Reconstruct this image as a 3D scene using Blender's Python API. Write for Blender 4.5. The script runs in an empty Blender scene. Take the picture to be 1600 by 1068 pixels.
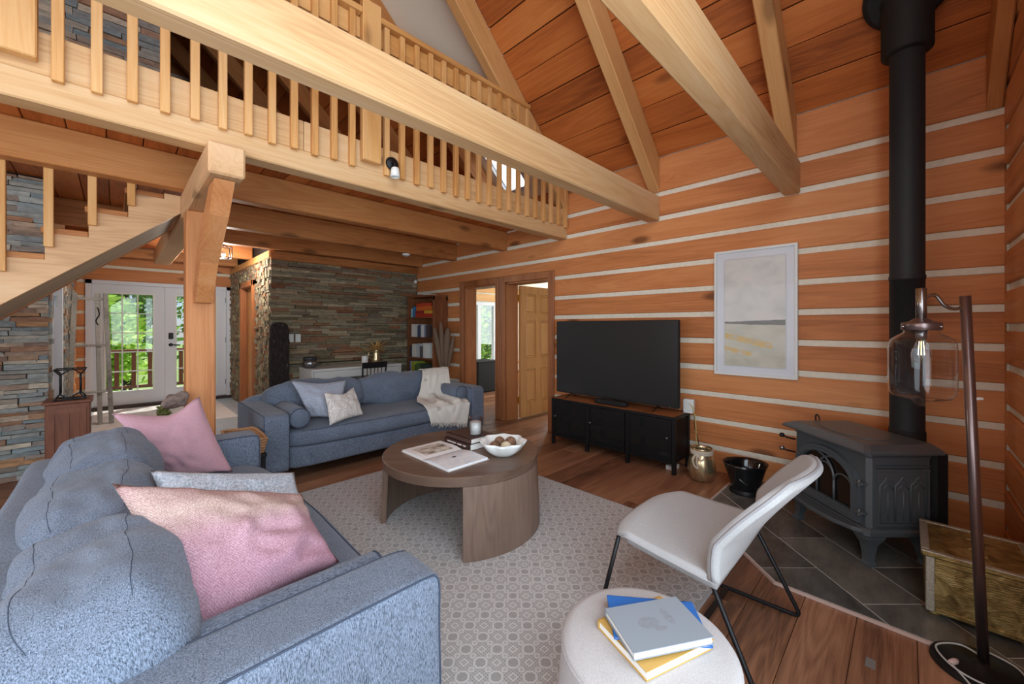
import bpy, bmesh, math, random
from mathutils import Vector, Matrix, noise as mnoise
R = math.radians
random.seed(7)
S2 = math.sqrt(2)
scene = bpy.context.scene
C = scene.collection

# ------------------------------------------------------------------ camera, world, lights, exposure
cam = bpy.data.cameras.new('camera'); cam_o = bpy.data.objects.new('camera', cam); C.objects.link(cam_o)
cam.lens = 13.9; cam.sensor_width = 36; cam.shift_y = -0.015; cam.clip_start = .02; cam.clip_end = 200
cam_o.location = (0, 0, 1.35); cam_o.rotation_euler = (R(90), 0, R(-45))
scene.camera = cam_o
vs = scene.view_settings
vs.view_transform = 'Standard'; vs.look = 'None'; vs.gamma = 1; vs.use_curve_mapping = False; vs.exposure = 0.36

world = bpy.data.worlds.new('sky'); scene.world = world; world.use_nodes = True
wn = world.node_tree; bg = wn.nodes['Background']
sky = wn.nodes.new('ShaderNodeTexSky'); sky.sky_type = 'HOSEK_WILKIE'; sky.turbidity = 4; sky.ground_albedo = .4
sky.sun_direction = (.45, .35, .82)
wn.links.new(sky.outputs[0], bg.inputs[0]); bg.inputs[1].default_value = 2.6

def light_area(name, loc, direction, sx, sy, power, col=(1, 1, 1), spread=180):
    l = bpy.data.lights.new(name, 'AREA'); l.shape = 'RECTANGLE'; l.size = sx; l.size_y = sy
    l.energy = power; l.color = col; l.spread = R(spread)
    o = bpy.data.objects.new(name, l); C.objects.link(o); o.location = loc
    o.rotation_euler = Vector(direction).to_track_quat('-Z', 'Y').to_euler()
    return o
sun = bpy.data.lights.new('sun', 'SUN'); sun.energy = 6.0; sun.angle = R(2); sun.color = (1, .95, .86)
sun_o = bpy.data.objects.new('sun', sun); C.objects.link(sun_o)
sun_o.rotation_euler = Vector((-.45, -.35, -.82)).to_track_quat('-Z', 'Y').to_euler()
# daylight standing in the openings of the gable windows behind the camera
COOL = (.88, .94, 1.0)
light_area('daylight_gable_low', (-.75, -.43, 1.4), (0, 1, 0), 4.3, 1.9, 118, (.80, .91, 1.0))
light_area('daylight_gable_high', (-.6, -.43, 4.0), (0, 1, -.1), 3.6, 2.2, 92, (.80, .91, 1.0))
light_area('fill_left', (-3.28, 2.0, 1.5), (1, 0, 0), 3.4, 1.7, 45, COOL)  # added fill light; the unseen left window is only assumed
light_area('fill_side_room', (8.25, 5.2, 1.5), (-1, 0, 0), 2.4, 1.4, 90, COOL)  # added light at an unseen opening, to brighten the side room

# ------------------------------------------------------------------ materials
def hexc(r, g, b):
    f = lambda v: ((v/255+.055)/1.055)**2.4 if v/255 > .04045 else v/255/12.92
    return (f(r), f(g), f(b), 1)
class G:
    def __init__(s, name):
        s.m = bpy.data.materials.new(name); s.m.use_nodes = True; s.t = s.m.node_tree
        s.b = s.t.nodes['Principled BSDF']; s.o = s.t.nodes['Material Output']
    def n(s, typ, ins=None, **props):
        nd = s.t.nodes.new('ShaderNode'+typ)
        for k, v in props.items(): setattr(nd, k, v)
        for k, v in (ins or {}).items(): s.set(nd, k, v)
        return nd
    def set(s, nd, k, v):
        inp = nd.inputs[k]
        if isinstance(v, bpy.types.NodeSocket): s.t.links.new(v, inp)
        else: inp.default_value = v
    def math(s, op, a, b=0.0, c=0.0):
        nd = s.n('Math', operation=op); s.set(nd, 0, a); s.set(nd, 1, b); s.set(nd, 2, c); return nd.outputs[0]
    def ramp(s, fac, stops, interp='LINEAR'):
        nd = s.n('ValToRGB'); cr = nd.color_ramp; cr.interpolation = interp
        while len(cr.elements) < len(stops): cr.elements.new(.5)
        for e, (p, c) in zip(cr.elements, stops):
            e.position = p; e.color = c if len(c) == 4 else (*c, 1)
        s.set(nd, 0, fac); return nd.outputs[0]
    def mix(s, fac, a, b, blend='MIX'):
        nd = s.n('MixRGB', blend_type=blend); s.set(nd, 0, fac); s.set(nd, 1, a); s.set(nd, 2, b); return nd.outputs[0]
    def coord(s, scale=(1, 1, 1), rnd=True, kind='Object'):
        tc = s.n('TexCoord').outputs[kind]
        mp = s.n('Mapping', {'Vector': tc, 'Scale': scale})
        if rnd:
            oi = s.n('ObjectInfo').outputs['Random']
            r = s.math('MULTIPLY', oi, 57.0)
            cb = s.n('CombineXYZ', {0: r, 1: s.math('MULTIPLY', r, 1.7), 2: s.math('MULTIPLY', r, 2.3)}).outputs[0]
            s.set(mp, 'Location', cb)
        return mp.outputs[0]
    def noise(s, vec, scale=1, detail=3, rough=.55, dist=0.0):
        return s.n('TexNoise', {'Vector': vec, 'Scale': scale, 'Detail': detail, 'Roughness': rough, 'Distortion': dist}).outputs['Fac']
    def bump(s, h, strength=.3, dist=.01):
        b = s.n('Bump', {'Height': h, 'Strength': strength, 'Distance': dist}); s.t.links.new(b.outputs[0], s.b.inputs['Normal'])
    def done(s, col=None, rough=.6, metal=0.0, spec=.4):
        if col is not None: s.set(s.b, 'Base Color', col)
        s.set(s.b, 'Roughness', rough); s.b.inputs['Metallic'].default_value = metal
        s.b.inputs['Specular IOR Level'].default_value = spec
        return s.m

def wood(name, dark, mid, light, rough=.6, axis=0, k=1.0, knots=.6, fine=.35, bump=.25, var=.22, spec=.3, amp=.8):
    """grain runs along the local axis; every board draws its own cut of the tree"""
    g = G(name)
    def sc(a, b):
        v = [b*k]*3; v[axis] = a*k; return tuple(v)
    big = g.noise(g.coord(sc(.5, 3.2)), 1, 2, .5, .6)
    rings = g.noise(g.coord(sc(.35, 5)), 1, 2, .5, 1.2)
    rings = g.math('FRACT', g.math('MULTIPLY', rings, 9.0))
    rings = g.math('ABSOLUTE', g.math('SUBTRACT', rings, .5))
    fib = g.noise(g.coord(sc(5, 110)), 1, 3, .6)
    t = g.math('ADD', g.math('MULTIPLY', big, .75), g.math('MULTIPLY', rings, .28))
    t = g.math('ADD', t, g.math('MULTIPLY', g.math('SUBTRACT', fib, .5), fine))
    t = g.math('ADD', g.math('MULTIPLY', g.math('SUBTRACT', t, .45), amp), .47)
    oi = g.n('ObjectInfo').outputs['Random']
    t = g.math('ADD', t, g.math('MULTIPLY', g.math('SUBTRACT', oi, .5), var))
    col = g.ramp(t, [(.18, dark), (.45, mid), (.78, light)])
    if knots:
        vo = g.n('TexVoronoi', {'Vector': g.coord(sc(1.1, 2.9)), 'Scale': 1.0})
        kn = g.ramp(vo.outputs['Distance'], [(.07, (1, 1, 1)), (.15, (0, 0, 0))])
        kd = g.mix(1, (*[dark[i]*.38 for i in range(3)], 1), (.8, .7, .6, 1), 'MULTIPLY')
        col = g.mix(g.math('MULTIPLY', kn, knots), col, kd)
    g.bump(g.math('ADD', g.math('MULTIPLY', fib, .5), rings), bump, .004)
    return g.done(col, rough, 0, spec)

def plain(name, col, rough=.5, metal=0.0, spec=.4, noise=0.0, nscale=40, bump=0.0, axis_scale=(1, 1, 1)):
    g = G(name)
    if noise or bump:
        nz = g.noise(g.coord(axis_scale), nscale, 3)
        c2 = tuple(max(0, c*(1-noise)) for c in col[:3])+(1,); c3 = tuple(min(1, c*(1+noise)) for c in col[:3])+(1,)
        cc = g.ramp(nz, [(.3, c2), (.7, c3)])
        if bump: g.bump(nz, bump, .005)
        return g.done(cc, rough, metal, spec)
    return g.done(col, rough, metal, spec)

def fabric(name, dark, light, scale=230, stretch=(1, 1, .35), bump=.5, rough=.95, contrast=(.36, .64), twill=0.0):
    g = G(name)
    a = g.noise(g.coord(stretch, rnd=False), scale, 2, .7)
    b = g.noise(g.coord((stretch[1], stretch[0], 1), rnd=False), scale*1.7, 1, .5)
    t = g.math('ADD', g.math('MULTIPLY', a, .7), g.math('MULTIPLY', b, .3))
    big = g.noise(g.coord((1, 1, 1)), 5, 2)
    t = g.math('ADD', t, g.math('MULTIPLY', g.math('SUBTRACT', big, .5), .08))
    col = g.ramp(t, [(contrast[0], dark), (contrast[1], light)])
    g.bump(t, bump, .003)
    g.b.inputs['Sheen Weight'].default_value = .15
    return g.done(col, rough, 0, .15)

M = {}
M['log'] = wood('log_wall_wood', hexc(150, 88, 48), hexc(200, 128, 76), hexc(222, 156, 100), knots=.75, amp=.75, rough=.55)
M['ceil'] = wood('ceiling_board_wood', hexc(134, 70, 30), hexc(184, 104, 48), hexc(206, 132, 70), knots=.5, rough=.55, var=.25)
M['beam'] = wood('beam_pine', hexc(168, 120, 74), hexc(204, 162, 114), hexc(220, 190, 150), knots=.7, rough=.6, var=.1, amp=.85, fine=.3)
M['rafter'] = wood('rafter_pine', hexc(164, 108, 58), hexc(200, 148, 92), hexc(216, 172, 118), knots=.6, rough=.6, var=.1, amp=.6)
M['post'] = wood('post_fir', hexc(170, 100, 56), hexc(206, 140, 88), hexc(222, 166, 118), knots=.5, rough=.5, var=.1)
M['joist'] = wood('joist_fir', hexc(132, 78, 40), hexc(182, 118, 66), hexc(204, 146, 90), amp=.95, knots=.6, rough=.55, var=.15)
M['rail'] = wood('rail_pine', hexc(178, 118, 60), hexc(210, 156, 94), hexc(226, 184, 130), amp=.8, knots=.5, rough=.5, var=.15)
M['pale'] = wood('stringer_wood', hexc(176, 130, 88), hexc(212, 170, 126), hexc(226, 190, 150), knots=.6, rough=.55, var=.08)
M['floor'] = wood('floor_plank_wood', hexc(78, 48, 33), hexc(138, 94, 68), hexc(180, 132, 100), knots=.5, rough=.38, amp=1.0, var=.34, k=1.2, spec=.45)
M['door'] = wood('oak_door_wood', hexc(150, 98, 56), hexc(190, 138, 86), hexc(204, 156, 104), knots=0, rough=.45, axis=2, var=.06)
M['casing'] = wood('casing_wood', hexc(112, 66, 36), hexc(158, 98, 58), hexc(178, 120, 76), knots=.2, rough=.45, axis=2, var=.1)
M['table'] = wood('walnut_stain', hexc(74, 56, 46), hexc(108, 86, 72), hexc(132, 108, 92), knots=0, rough=.38, axis=0, var=.05, fine=.3, bump=.1, spec=.5)
M['table_v'] = wood('walnut_stain_upright', hexc(78, 60, 50), hexc(120, 98, 84), hexc(146, 122, 106), knots=0, rough=.45, axis=2, var=.06, fine=.3, bump=.1, spec=.45)
M['soffit'] = wood('soffit_wood', hexc(120, 100, 80), hexc(160, 138, 112), hexc(180, 160, 134), knots=.4, rough=.7)
M['grey_wood'] = wood('weathered_wood', hexc(104, 102, 98), hexc(156, 154, 148), hexc(186, 182, 174), knots=.3, rough=.8, axis=2)
M['redwood'] = wood('cabinet_wood', hexc(70, 38, 26), hexc(112, 66, 46), hexc(134, 86, 62), knots=0, rough=.5, axis=2)
M['bookcase'] = wood('bookcase_wood', hexc(84, 48, 28), hexc(128, 78, 48), hexc(150, 98, 64), knots=0, rough=.5, axis=2)
M['legwood'] = wood('sofa_leg_wood', hexc(130, 72, 36), hexc(172, 106, 58), hexc(190, 126, 76), knots=0, rough=.4, axis=2)
M['chink'] = plain('chinking_mortar', hexc(226, 220, 202), .9, noise=.06, nscale=30, bump=.2)
M['cream'] = plain('cream_drywall', hexc(234, 226, 206), .9)
M['white'] = plain('white_paint', hexc(214, 218, 224), .45)
M['white2'] = plain('white_lacquer', hexc(222, 226, 222), .4)
M['black'] = plain('black_metal', hexc(26, 26, 28), .45, .3)
M['blackmatte'] = plain('black_matte', hexc(20, 20, 21), .7)
M['iron'] = plain('cast_iron', hexc(80, 87, 91), .36, .1, .6, noise=.12, nscale=160, bump=.15)
M['pipe'] = plain('stove_pipe_black', hexc(38, 38, 40), .6, .1, noise=.1, nscale=60)
M['chrome'] = plain('brushed_nickel', hexc(150, 146, 144), .28, 1.0)
M['bronze'] = plain('dark_bronze', hexc(128, 112, 110), .32, .9)
M['brass_hw'] = plain('brass_hardware', hexc(212, 170, 84), .3, 1.0)
M['gold'] = plain('gold_glass', hexc(196, 178, 140), .25, .85, noise=.25, nscale=22)
M['ceramic'] = plain('white_ceramic', hexc(232, 234, 230), .25, 0, .5)
M['wax'] = plain('white_wax', hexc(240, 238, 232), .5)
M['paper'] = plain('paper', hexc(232, 230, 224), .8)
M['rubber'] = plain('grey_plastic', hexc(120, 122, 124), .5)
M['cord'] = plain('cord_plastic', hexc(196, 196, 190), .5)
M['cordy'] = plain('yellow_cord', hexc(206, 196, 120), .5)
M['silver'] = plain('silver_metal', hexc(140, 142, 144), .3, .9)
M['rope'] = plain('cotton_rope', hexc(206, 196, 178), .9, noise=.15, nscale=120, bump=.4)
M['drygold'] = plain('dried_gold_leaf', hexc(206, 168, 104), .55, .2, noise=.25, nscale=25)
M['pampas'] = plain('pampas_plume', hexc(118, 96, 78), .95, noise=.2, nscale=90, bump=.5)
M['wicker'] = plain('wicker', hexc(176, 132, 92), .7, noise=.25, nscale=50, bump=.4)
M['tile_edge'] = plain('hearth_edging', hexc(196, 170, 158), .6)
M['silver_trim'] = plain('worn_silver_edge', hexc(176, 172, 156), .4, .5, noise=.2, nscale=90, bump=.4)
M['grout'] = plain('tile_grout', hexc(196, 196, 194), .9)
M['sofa'] = fabric('blue_heather_fabric', hexc(42, 49, 61), hexc(138, 150, 169), 430, (1, 1, .22), .5, contrast=(.35, .65))
M['sofa_soft'] = M['sofa']
M['pink'] = fabric('pink_linen', hexc(172, 128, 140), hexc(204, 162, 170), 420, (1, .4, 1), .4)
M['fluffy'] = fabric('blue_grey_fleece', hexc(134, 140, 152), hexc(200, 205, 212), 120, (1, 1, .4), .9)
M['greyblue'] = fabric('grey_blue_linen', hexc(128, 136, 152), hexc(188, 194, 206), 200, (1, .5, 1), .4)
M['linen'] = fabric('beige_grey_linen', hexc(158, 156, 156), hexc(188, 187, 186), 650, (1, .4, 1), .2)
M['ottoman'] = fabric('ottoman_linen', hexc(166, 161, 160), hexc(196, 192, 190), 600, (1, .4, 1), .25)
M['throw'] = fabric('ivory_throw', hexc(200, 196, 182), hexc(238, 236, 226), 140, (1, .5, 1), .6)

def special_mats():
    # ombre woven pillow: cream fading to pink, as dyed
    g = G('pink_cream_weave')
    tc = g.n('TexCoord').outputs['UV']; sx = g.n('SeparateXYZ', {0: tc})
    u, v = sx.outputs[0], sx.outputs[1]
    st = g.math('SINE', g.math('MULTIPLY', g.math('ADD', u, g.math('MULTIPLY', v, .55)), 430.0))
    nz = g.noise(g.coord((1, 1, 1)), 6, 2)
    fade = g.math('ADD', v, g.math('MULTIPLY', g.math('SUBTRACT', nz, .5), .35))
    base = g.ramp(fade, [(.15, hexc(190, 150, 166)), (.5, hexc(200, 164, 174)), (.72, hexc(208, 186, 176)), (1, hexc(206, 176, 174))])
    fine = g.noise(g.coord((1, .4, 1), rnd=False), 300, 2)
    t = g.math('ADD', g.math('MULTIPLY', st, .07), fine)
    col = g.mix(g.ramp(t, [(.35, (1, 1, 1)), (.7, (0, 0, 0))]), base, g.mix(1, base, hexc(206, 190, 190), 'MULTIPLY'))
    g.bump(t, .5, .003); M['pinkweave'] = g.done(col, .95, 0, .1)
    # cream lumbar with pale motif
    g = G('cream_jacquard')
    w = g.n('TexWave', {'Vector': g.coord((1, 1, 1), rnd=False), 'Scale': 18.0, 'Distortion': 14.0, 'Detail': 2.0, 'Detail Scale': 1.5}).outputs['Fac']
    fine = g.noise(g.coord((1, 1, 1), rnd=False), 220, 1)
    col = g.ramp(g.math('ADD', g.math('MULTIPLY', w, .75), g.math('MULTIPLY', fine, .3)), [(.35, hexc(198, 192, 186)), (.6, hexc(228, 224, 218))])
    g.bump(w, .3, .004); M['jacquard'] = g.done(col, .95, 0, .1)
    # throw with grey flower print
    g = G('ivory_throw_print')
    vo = g.n('TexVoronoi', {'Vector': g.coord((1, 1, 1), rnd=False), 'Scale': 7.0}).outputs['Distance']
    pt = g.noise(g.coord((1, 1, 1), rnd=False), 26, 2)
    msk = g.ramp(g.math('ADD', vo, g.math('MULTIPLY', pt, .45)), [(.36, (1, 1, 1)), (.46, (0, 0, 0))])
    wv = g.noise(g.coord((1, 1, 1), rnd=False), 160, 2)
    base = g.ramp(wv, [(.3, hexc(214, 211, 200)), (.7, hexc(242, 240, 232))])
    col = g.mix(g.math('MULTIPLY', msk, .6), base, hexc(160, 156, 146)); g.bump(wv, .5, .004)
    M['throw'] = g.done(col, .95, 0, .1)
    # rug: octagon lattice in cream on warm grey
    g = G('woven_rug')
    v = g.coord((1, 1, 1), rnd=False)
    def cell(p, ox, oy):
        s = g.n('SeparateXYZ', {0: v}); out = []
        for ch, of in ((s.outputs[0], ox), (s.outputs[1], oy)):
            f = g.math('FRACT', g.math('ADD', g.math('DIVIDE', ch, p), of+100.0))
            out.append(g.math('ABSOLUTE', g.math('SUBTRACT', f, .5)))
        return out
    def ring(p, ox, oy, r, w, dia):
        a, b = cell(p, ox, oy)
        d = g.math('MAXIMUM', g.math('MAXIMUM', a, b), g.math('MULTIPLY', g.math('ADD', a, b), dia))
        return g.math('LESS_THAN', g.math('ABSOLUTE', g.math('SUBTRACT', d, r)), w)
    p = .092
    m1 = ring(p, 0, 0, .27, .045, .74)
    m2 = ring(p, .5, .5, .13, .035, .5)
    m3 = ring(p, .5, 0, .12, .04, .9)
    m4 = ring(p, 0, .5, .12, .04, .9)
    m5 = ring(p/8, 0, 0, .36, .14, .5)
    a, b = cell(p, 0, 0)
    ins = g.math('LESS_THAN', g.math('MAXIMUM', g.math('MAXIMUM', a, b), g.math('MULTIPLY', g.math('ADD', a, b), .74)), .225)
    m5 = g.math('MULTIPLY', m5, g.math('SUBTRACT', 1.0, ins))
    m = g.math('MAXIMUM', g.math('MAXIMUM', m1, m2), g.math('MAXIMUM', m3, m4))
    m = g.math('MAXIMUM', m, g.math('MULTIPLY', m5, .5))
    fz = g.noise(g.coord((1, 1, 1), rnd=False), 320, 2)
    m = g.math('MAXIMUM', m, g.math('MULTIPLY', ins, .22))
    m = g.math('ADD', g.math('MULTIPLY', m, .8), g.math('MULTIPLY', g.math('SUBTRACT', fz, .5), .7))
    col = g.ramp(m, [(0, hexc(152, 149, 147)), (.75, hexc(208, 207, 205))])
    g.bump(m, .5, .004); M['rug'] = g.done(col, .98, 0, .05)
    # slate tiles
    g = G('slate_tile')
    nz = g.noise(g.coord((1, 1.6, 1)), 5, 5, .65); n2 = g.noise(g.coord((3, 12, 3)), 6, 3)
    oi = g.n('ObjectInfo').outputs['Random']
    t = g.math('ADD', g.math('MULTIPLY', nz, .7), g.math('ADD', g.math('MULTIPLY', n2, .25), g.math('MULTIPLY', g.math('SUBTRACT', oi, .5), .25)))
    col = g.ramp(t, [(.25, hexc(58, 56, 52)), (.5, hexc(92, 92, 88)), (.75, hexc(122, 118, 108))]); g.bump(nz, .3, .006)
    M['slate'] = g.done(col, .42, 0, .45)
    # ledge stone: every stone its own colour
    for nm, stops in (('stone_dark', [(0, hexc(108, 98, 76)), (.2, hexc(150, 142, 118)), (.38, hexc(124, 120, 106)), (.52, hexc(148, 106, 78)), (.66, hexc(116, 110, 98)), (.8, hexc(176, 166, 140)), (.9, hexc(126, 84, 62)), (1, hexc(172, 162, 132))]),
                      ('stone_blue', [(0, hexc(124, 140, 148)), (.2, hexc(172, 172, 166)), (.36, hexc(138, 154, 162)), (.5, hexc(184, 142, 106)), (.62, hexc(152, 158, 156)), (.76, hexc(206, 194, 176)), (.88, hexc(162, 120, 94)), (1, hexc(140, 130, 122))])):
        g = G(nm)
        oi = g.n('ObjectInfo').outputs['Random']; ri = g.n('NewGeometry').outputs['Random Per Island']
        t = g.math('FRACT', g.math('ADD', oi, g.math('MULTIPLY', ri, 7.3)))
        base = g.ramp(t, stops)
        nz = g.noise(g.coord((1, 1, 2.5)), 14, 4, .65)
        col = g.mix(.75, base, g.ramp(nz, [(.25, (.42, .4, .38, 1)), (.75, (1.35, 1.3, 1.2, 1))]), 'MULTIPLY')
        g.bump(nz, .7, .012); M[nm] = g.done(col, .85, 0, .25)
    # entry floor, pale stone tile
    g = G('pale_entry_tile')
    br = g.n('TexBrick', {'Vector': g.coord((1, 1, 1), rnd=False), 'Scale': 2.0, 'Color1': hexc(172, 184, 192), 'Color2': hexc(186, 194, 198), 'Mortar': hexc(150, 156, 160), 'Mortar Size': .008})
    M['entry'] = g.done(br.outputs['Color'], .4, 0, .4)
    g = G('white_entry_rug')
    nz = g.noise(g.coord((2, 9, 2)), 3, 4, .7)
    M['entryrug'] = g.done(g.ramp(nz, [(.3, hexc(206, 202, 198)), (.6, hexc(236, 234, 232))]), .95)
    # brass repousse
    g = G('embossed_brass')
    v = g.coord((1, 1, 1), rnd=False)
    n1 = g.noise(v, 16, 4, .6, .8); w = g.n('TexWave', {'Vector': g.coord((1, 1, 1), rnd=False), 'Scale': 30.0, 'Distortion': 8.0, 'Detail': 2.0}, bands_direction='Z').outputs['Fac']
    h = g.math('ADD', n1, g.math('MULTIPLY', w, .10))
    col = g.ramp(n1, [(.3, hexc(104, 84, 48)), (.55, hexc(160, 138, 84)), (.8, hexc(206, 190, 136))])
    g.bump(h, .55, .008); M['brass'] = g.done(col, .42, .6)
    # painting: pale sky, dark shore line, gold leaf
    g = G('abstract_print')
    sx = g.n('SeparateXYZ', {0: g.n('TexCoord').outputs['UV']}); u, v = sx.outputs[0], sx.outputs[1]
    tcv = g.n('Mapping', {'Vector': g.n('TexCoord').outputs['UV'], 'Scale': (2.2, 7, 1)}).outputs[0]
    nz = g.noise(tcv, 1.0, 5, .6, .5); n2 = g.noise(tcv, 4.0, 4, .7)
    skyc = g.ramp(nz, [(.3, hexc(196, 198, 194)), (.55, hexc(214, 213, 208)), (.75, hexc(222, 214, 204))])
    low = g.ramp(nz, [(.3, hexc(178, 178, 160)), (.6, hexc(204, 202, 188)), (.8, hexc(190, 182, 160))])
    vv = g.math('ADD', v, g.math('MULTIPLY', g.math('SUBTRACT', n2, .5), .03))
    col = g.mix(g.math('GREATER_THAN', vv, .40), low, skyc)
    band = g.math('LESS_THAN', g.math('ABSOLUTE', g.math('SUBTRACT', vv, .405)), g.math('ADD', .009, g.math('MULTIPLY', u, .016)))
    col = g.mix(g.math('MULTIPLY', band, .85), col, g.mix(n2, hexc(48, 54, 60), hexc(120, 118, 110)))
    gu = g.math('ADD', v, g.math('MULTIPLY', u, .11))
    def goldband(c, w, umax):
        d = g.math('ABSOLUTE', g.math('SUBTRACT', g.math('ADD', gu, g.math('MULTIPLY', g.math('SUBTRACT', n2, .5), .06)), c))
        return g.math('MULTIPLY', g.math('LESS_THAN', d, w), g.math('LESS_THAN', u, umax))
    gm = g.math('MAXIMUM', goldband(.285, .026, .8), goldband(.165, .022, .46))
    gm = g.math('MULTIPLY', gm, g.ramp(n2, [(.35, (0.1, .1, .1)), (.55, (1, 1, 1))]))
    col = g.mix(gm, col, g.mix(n2, hexc(176, 138, 62), hexc(232, 204, 130)))
    M['print'] = g.done(col, .5, 0, .5)
    # open magazine pages
    g = G('printed_page_dark')
    sx = g.n('SeparateXYZ', {0: g.n('TexCoord').outputs['UV']}); u, v = sx.outputs[0], sx.outputs[1]
    nz = g.noise(g.n('Mapping', {'Vector': g.n('TexCoord').outputs['UV'], 'Scale': (3, 3, 1)}).outputs[0], 1.5, 4)
    inside = g.math('MULTIPLY', g.math('LESS_THAN', g.math('ABSOLUTE', g.math('SUBTRACT', u, .5)), .34), g.math('LESS_THAN', g.math('ABSOLUTE', g.math('SUBTRACT', v, .5)), .36))
    M['page_photo'] = g.done(g.mix(inside, hexc(232, 230, 228), g.ramp(nz, [(.35, hexc(120, 104, 88)), (.5, hexc(196, 186, 172)), (.7, hexc(226, 222, 214))])), .45, 0, .4)
    g = G('printed_page_sky')
    sx = g.n('SeparateXYZ', {0: g.n('TexCoord').outputs['UV']}); u, v = sx.outputs[0], sx.outputs[1]
    nz = g.noise(g.n('TexCoord').outputs['UV'], 6, 4)
    d = g.math('ADD', g.math('POWER', g.math('SUBTRACT', u, .42), 2.0), g.math('POWER', g.math('MULTIPLY', g.math('SUBTRACT', v, .5), .8), 2.0))
    col = g.ramp(nz, [(.35, hexc(214, 220, 228)), (.6, hexc(232, 232, 232))])
    col = g.mix(g.math('LESS_THAN', d, g.math('MULTIPLY', nz, .0045)), col, hexc(40, 46, 56))
    M['page_sky'] = g.done(col, .45, 0, .4)
    # sketched cover
    g = G('grey_blue_cover')
    uv = g.n('TexCoord').outputs['UV']; sx = g.n('SeparateXYZ', {0: uv}); u, v = sx.outputs[0], sx.outputs[1]
    sc = g.noise(g.n('Mapping', {'Vector': uv, 'Scale': (1, 1, 1)}).outputs[0], 22, 3, .6, 3.0)
    line = g.math('LESS_THAN', g.math('ABSOLUTE', g.math('SUBTRACT', sc, .5)), .02)
    def blob(cu, cv, ru, rv):
        return g.math('LESS_THAN', g.math('ADD', g.math('POWER', g.math('DIVIDE', g.math('SUBTRACT', u, cu), ru), 2.0), g.math('POWER', g.math('DIVIDE', g.math('SUBTRACT', v, cv), rv), 2.0)), 1.0)
    bl = g.math('MAXIMUM', blob(.4, .52, .13, .13), g.math('MAXIMUM', blob(.68, .58, .05, .2), blob(.5, .36, .08, .05)))
    M['cover_sketch'] = g.done(g.mix(g.math('MULTIPLY', line, bl), hexc(138, 146, 154), hexc(96, 84, 78)), .5)
    # rough charred bark
    g = G('dark_bark')
    nz = g.noise(g.coord((1, 1, .35)), 34, 5, .75)
    col = g.ramp(nz, [(.35, hexc(30, 26, 24)), (.62, hexc(58, 50, 46)), (.74, hexc(160, 152, 142))]); g.bump(nz, 1, .02)
    M['bark'] = g.done(col, .85)
    # clear glass: fresnel mirror over a clear pane
    for nm, ior, tint in (('pane_glass', 1.3, (.97, .99, .98, 1)), ('lamp_glass', 1.95, (.96, .97, .98, 1))):
        g = G(nm); fc = g.n('LayerWeight', {'Blend': .5}).outputs['Facing']; fr = g.math('ADD', .03, g.math('MULTIPLY', g.math('POWER', fc, 2.6), ior-1.0)); tr = g.n('BsdfTransparent', {'Color': tint}); gl = g.n('BsdfGlossy', {'Roughness': .02})
        mx = g.n('MixShader', {0: fr, 1: tr.outputs[0], 2: gl.outputs[0]}); g.t.links.new(mx.outputs[0], g.o.inputs[0]); M[nm] = g.m
    g = G('picture_glazing'); tr = g.n('BsdfTransparent'); gl = g.n('BsdfGlossy', {'Roughness': .03}); mx = g.n('MixShader', {0: .006, 1: tr.outputs[0], 2: gl.outputs[0]}); g.t.links.new(mx.outputs[0], g.o.inputs[0]); M['glazing'] = g.m
    g = G('stove_glass'); g.done(hexc(30, 26, 22), .12, 0, .5); M['stoveglass'] = g.m
    g = G('tv_screen'); g.done(hexc(46, 46, 46), .25, 0, .35); M['screen'] = g.m
    g = G('mesh_door'); ck = g.n('TexChecker', {'Vector': g.coord((1, 1, 1), rnd=False), 'Scale': 420.0}).outputs['Fac']
    tr = g.n('BsdfTransparent'); mx = g.n('MixShader', {0: .68, 1: tr.outputs[0], 2: g.b.outputs[0]}); g.done(hexc(26, 27, 29), .6, .3)
    g.t.links.new(mx.outputs[0], g.o.inputs[0]); M['wiremesh'] = g.m
    g = G('filament'); em = g.n('Emission', {'Color': (1, .72, .36, 1), 'Strength': 6.0}); g.t.links.new(em.outputs[0], g.o.inputs[0]); M['filament'] = g.m
    g = G('frosted_skylight'); tl = g.n('BsdfTranslucent', {'Color': (.95, .95, .95, 1)}); tr = g.n('BsdfTransparent'); mx = g.n('MixShader', {0: .2, 1: tl.outputs[0], 2: tr.outputs[0]}); g.t.links.new(mx.outputs[0], g.o.inputs[0]); M['frost'] = g.m
    # leaves
    for nm, a, b in (('leaf_bright', hexc(128, 178, 48), hexc(206, 236, 116)), ('leaf_dark', hexc(72, 122, 52), hexc(140, 184, 92)), ('moss', hexc(96, 104, 52), hexc(150, 150, 92))):
        g = G(nm); ri = g.n('NewGeometry').outputs['Random Per Island']
        col = g.ramp(ri, [(0, a), (1, b)]); g.done(col, .6, 0, .3)
        tl = g.n('BsdfTranslucent', {'Color': col}); mx = g.n('MixShader', {0: .45, 1: g.b.outputs[0], 2: tl.outputs[0]}); g.t.links.new(mx.outputs[0], g.o.inputs[0]); M[nm] = g.m
    g = G('patterned_cushion'); vo = g.n('TexVoronoi', {'Vector': g.coord((1, 1, 1), rnd=False), 'Scale': 22.0}).outputs['Distance']
    M['pattern'] = g.done(g.ramp(vo, [(.3, hexc(110, 70, 66)), (.42, hexc(212, 200, 190))]), .9)
    M['cookie'] = plain('woven_ball', hexc(122, 92, 70), .8, noise=.45, nscale=60, bump=.8)
    M['cookie2'] = plain('pale_woven_ball', hexc(206, 192, 162), .8, noise=.2, nscale=60, bump=.6)
    M['grass'] = plain('lawn_grass', hexc(128, 150, 84), .9, noise=.25, nscale=6)
    M['deck'] = plain('deck_brown', hexc(112, 70, 52), .7, noise=.1)
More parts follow.
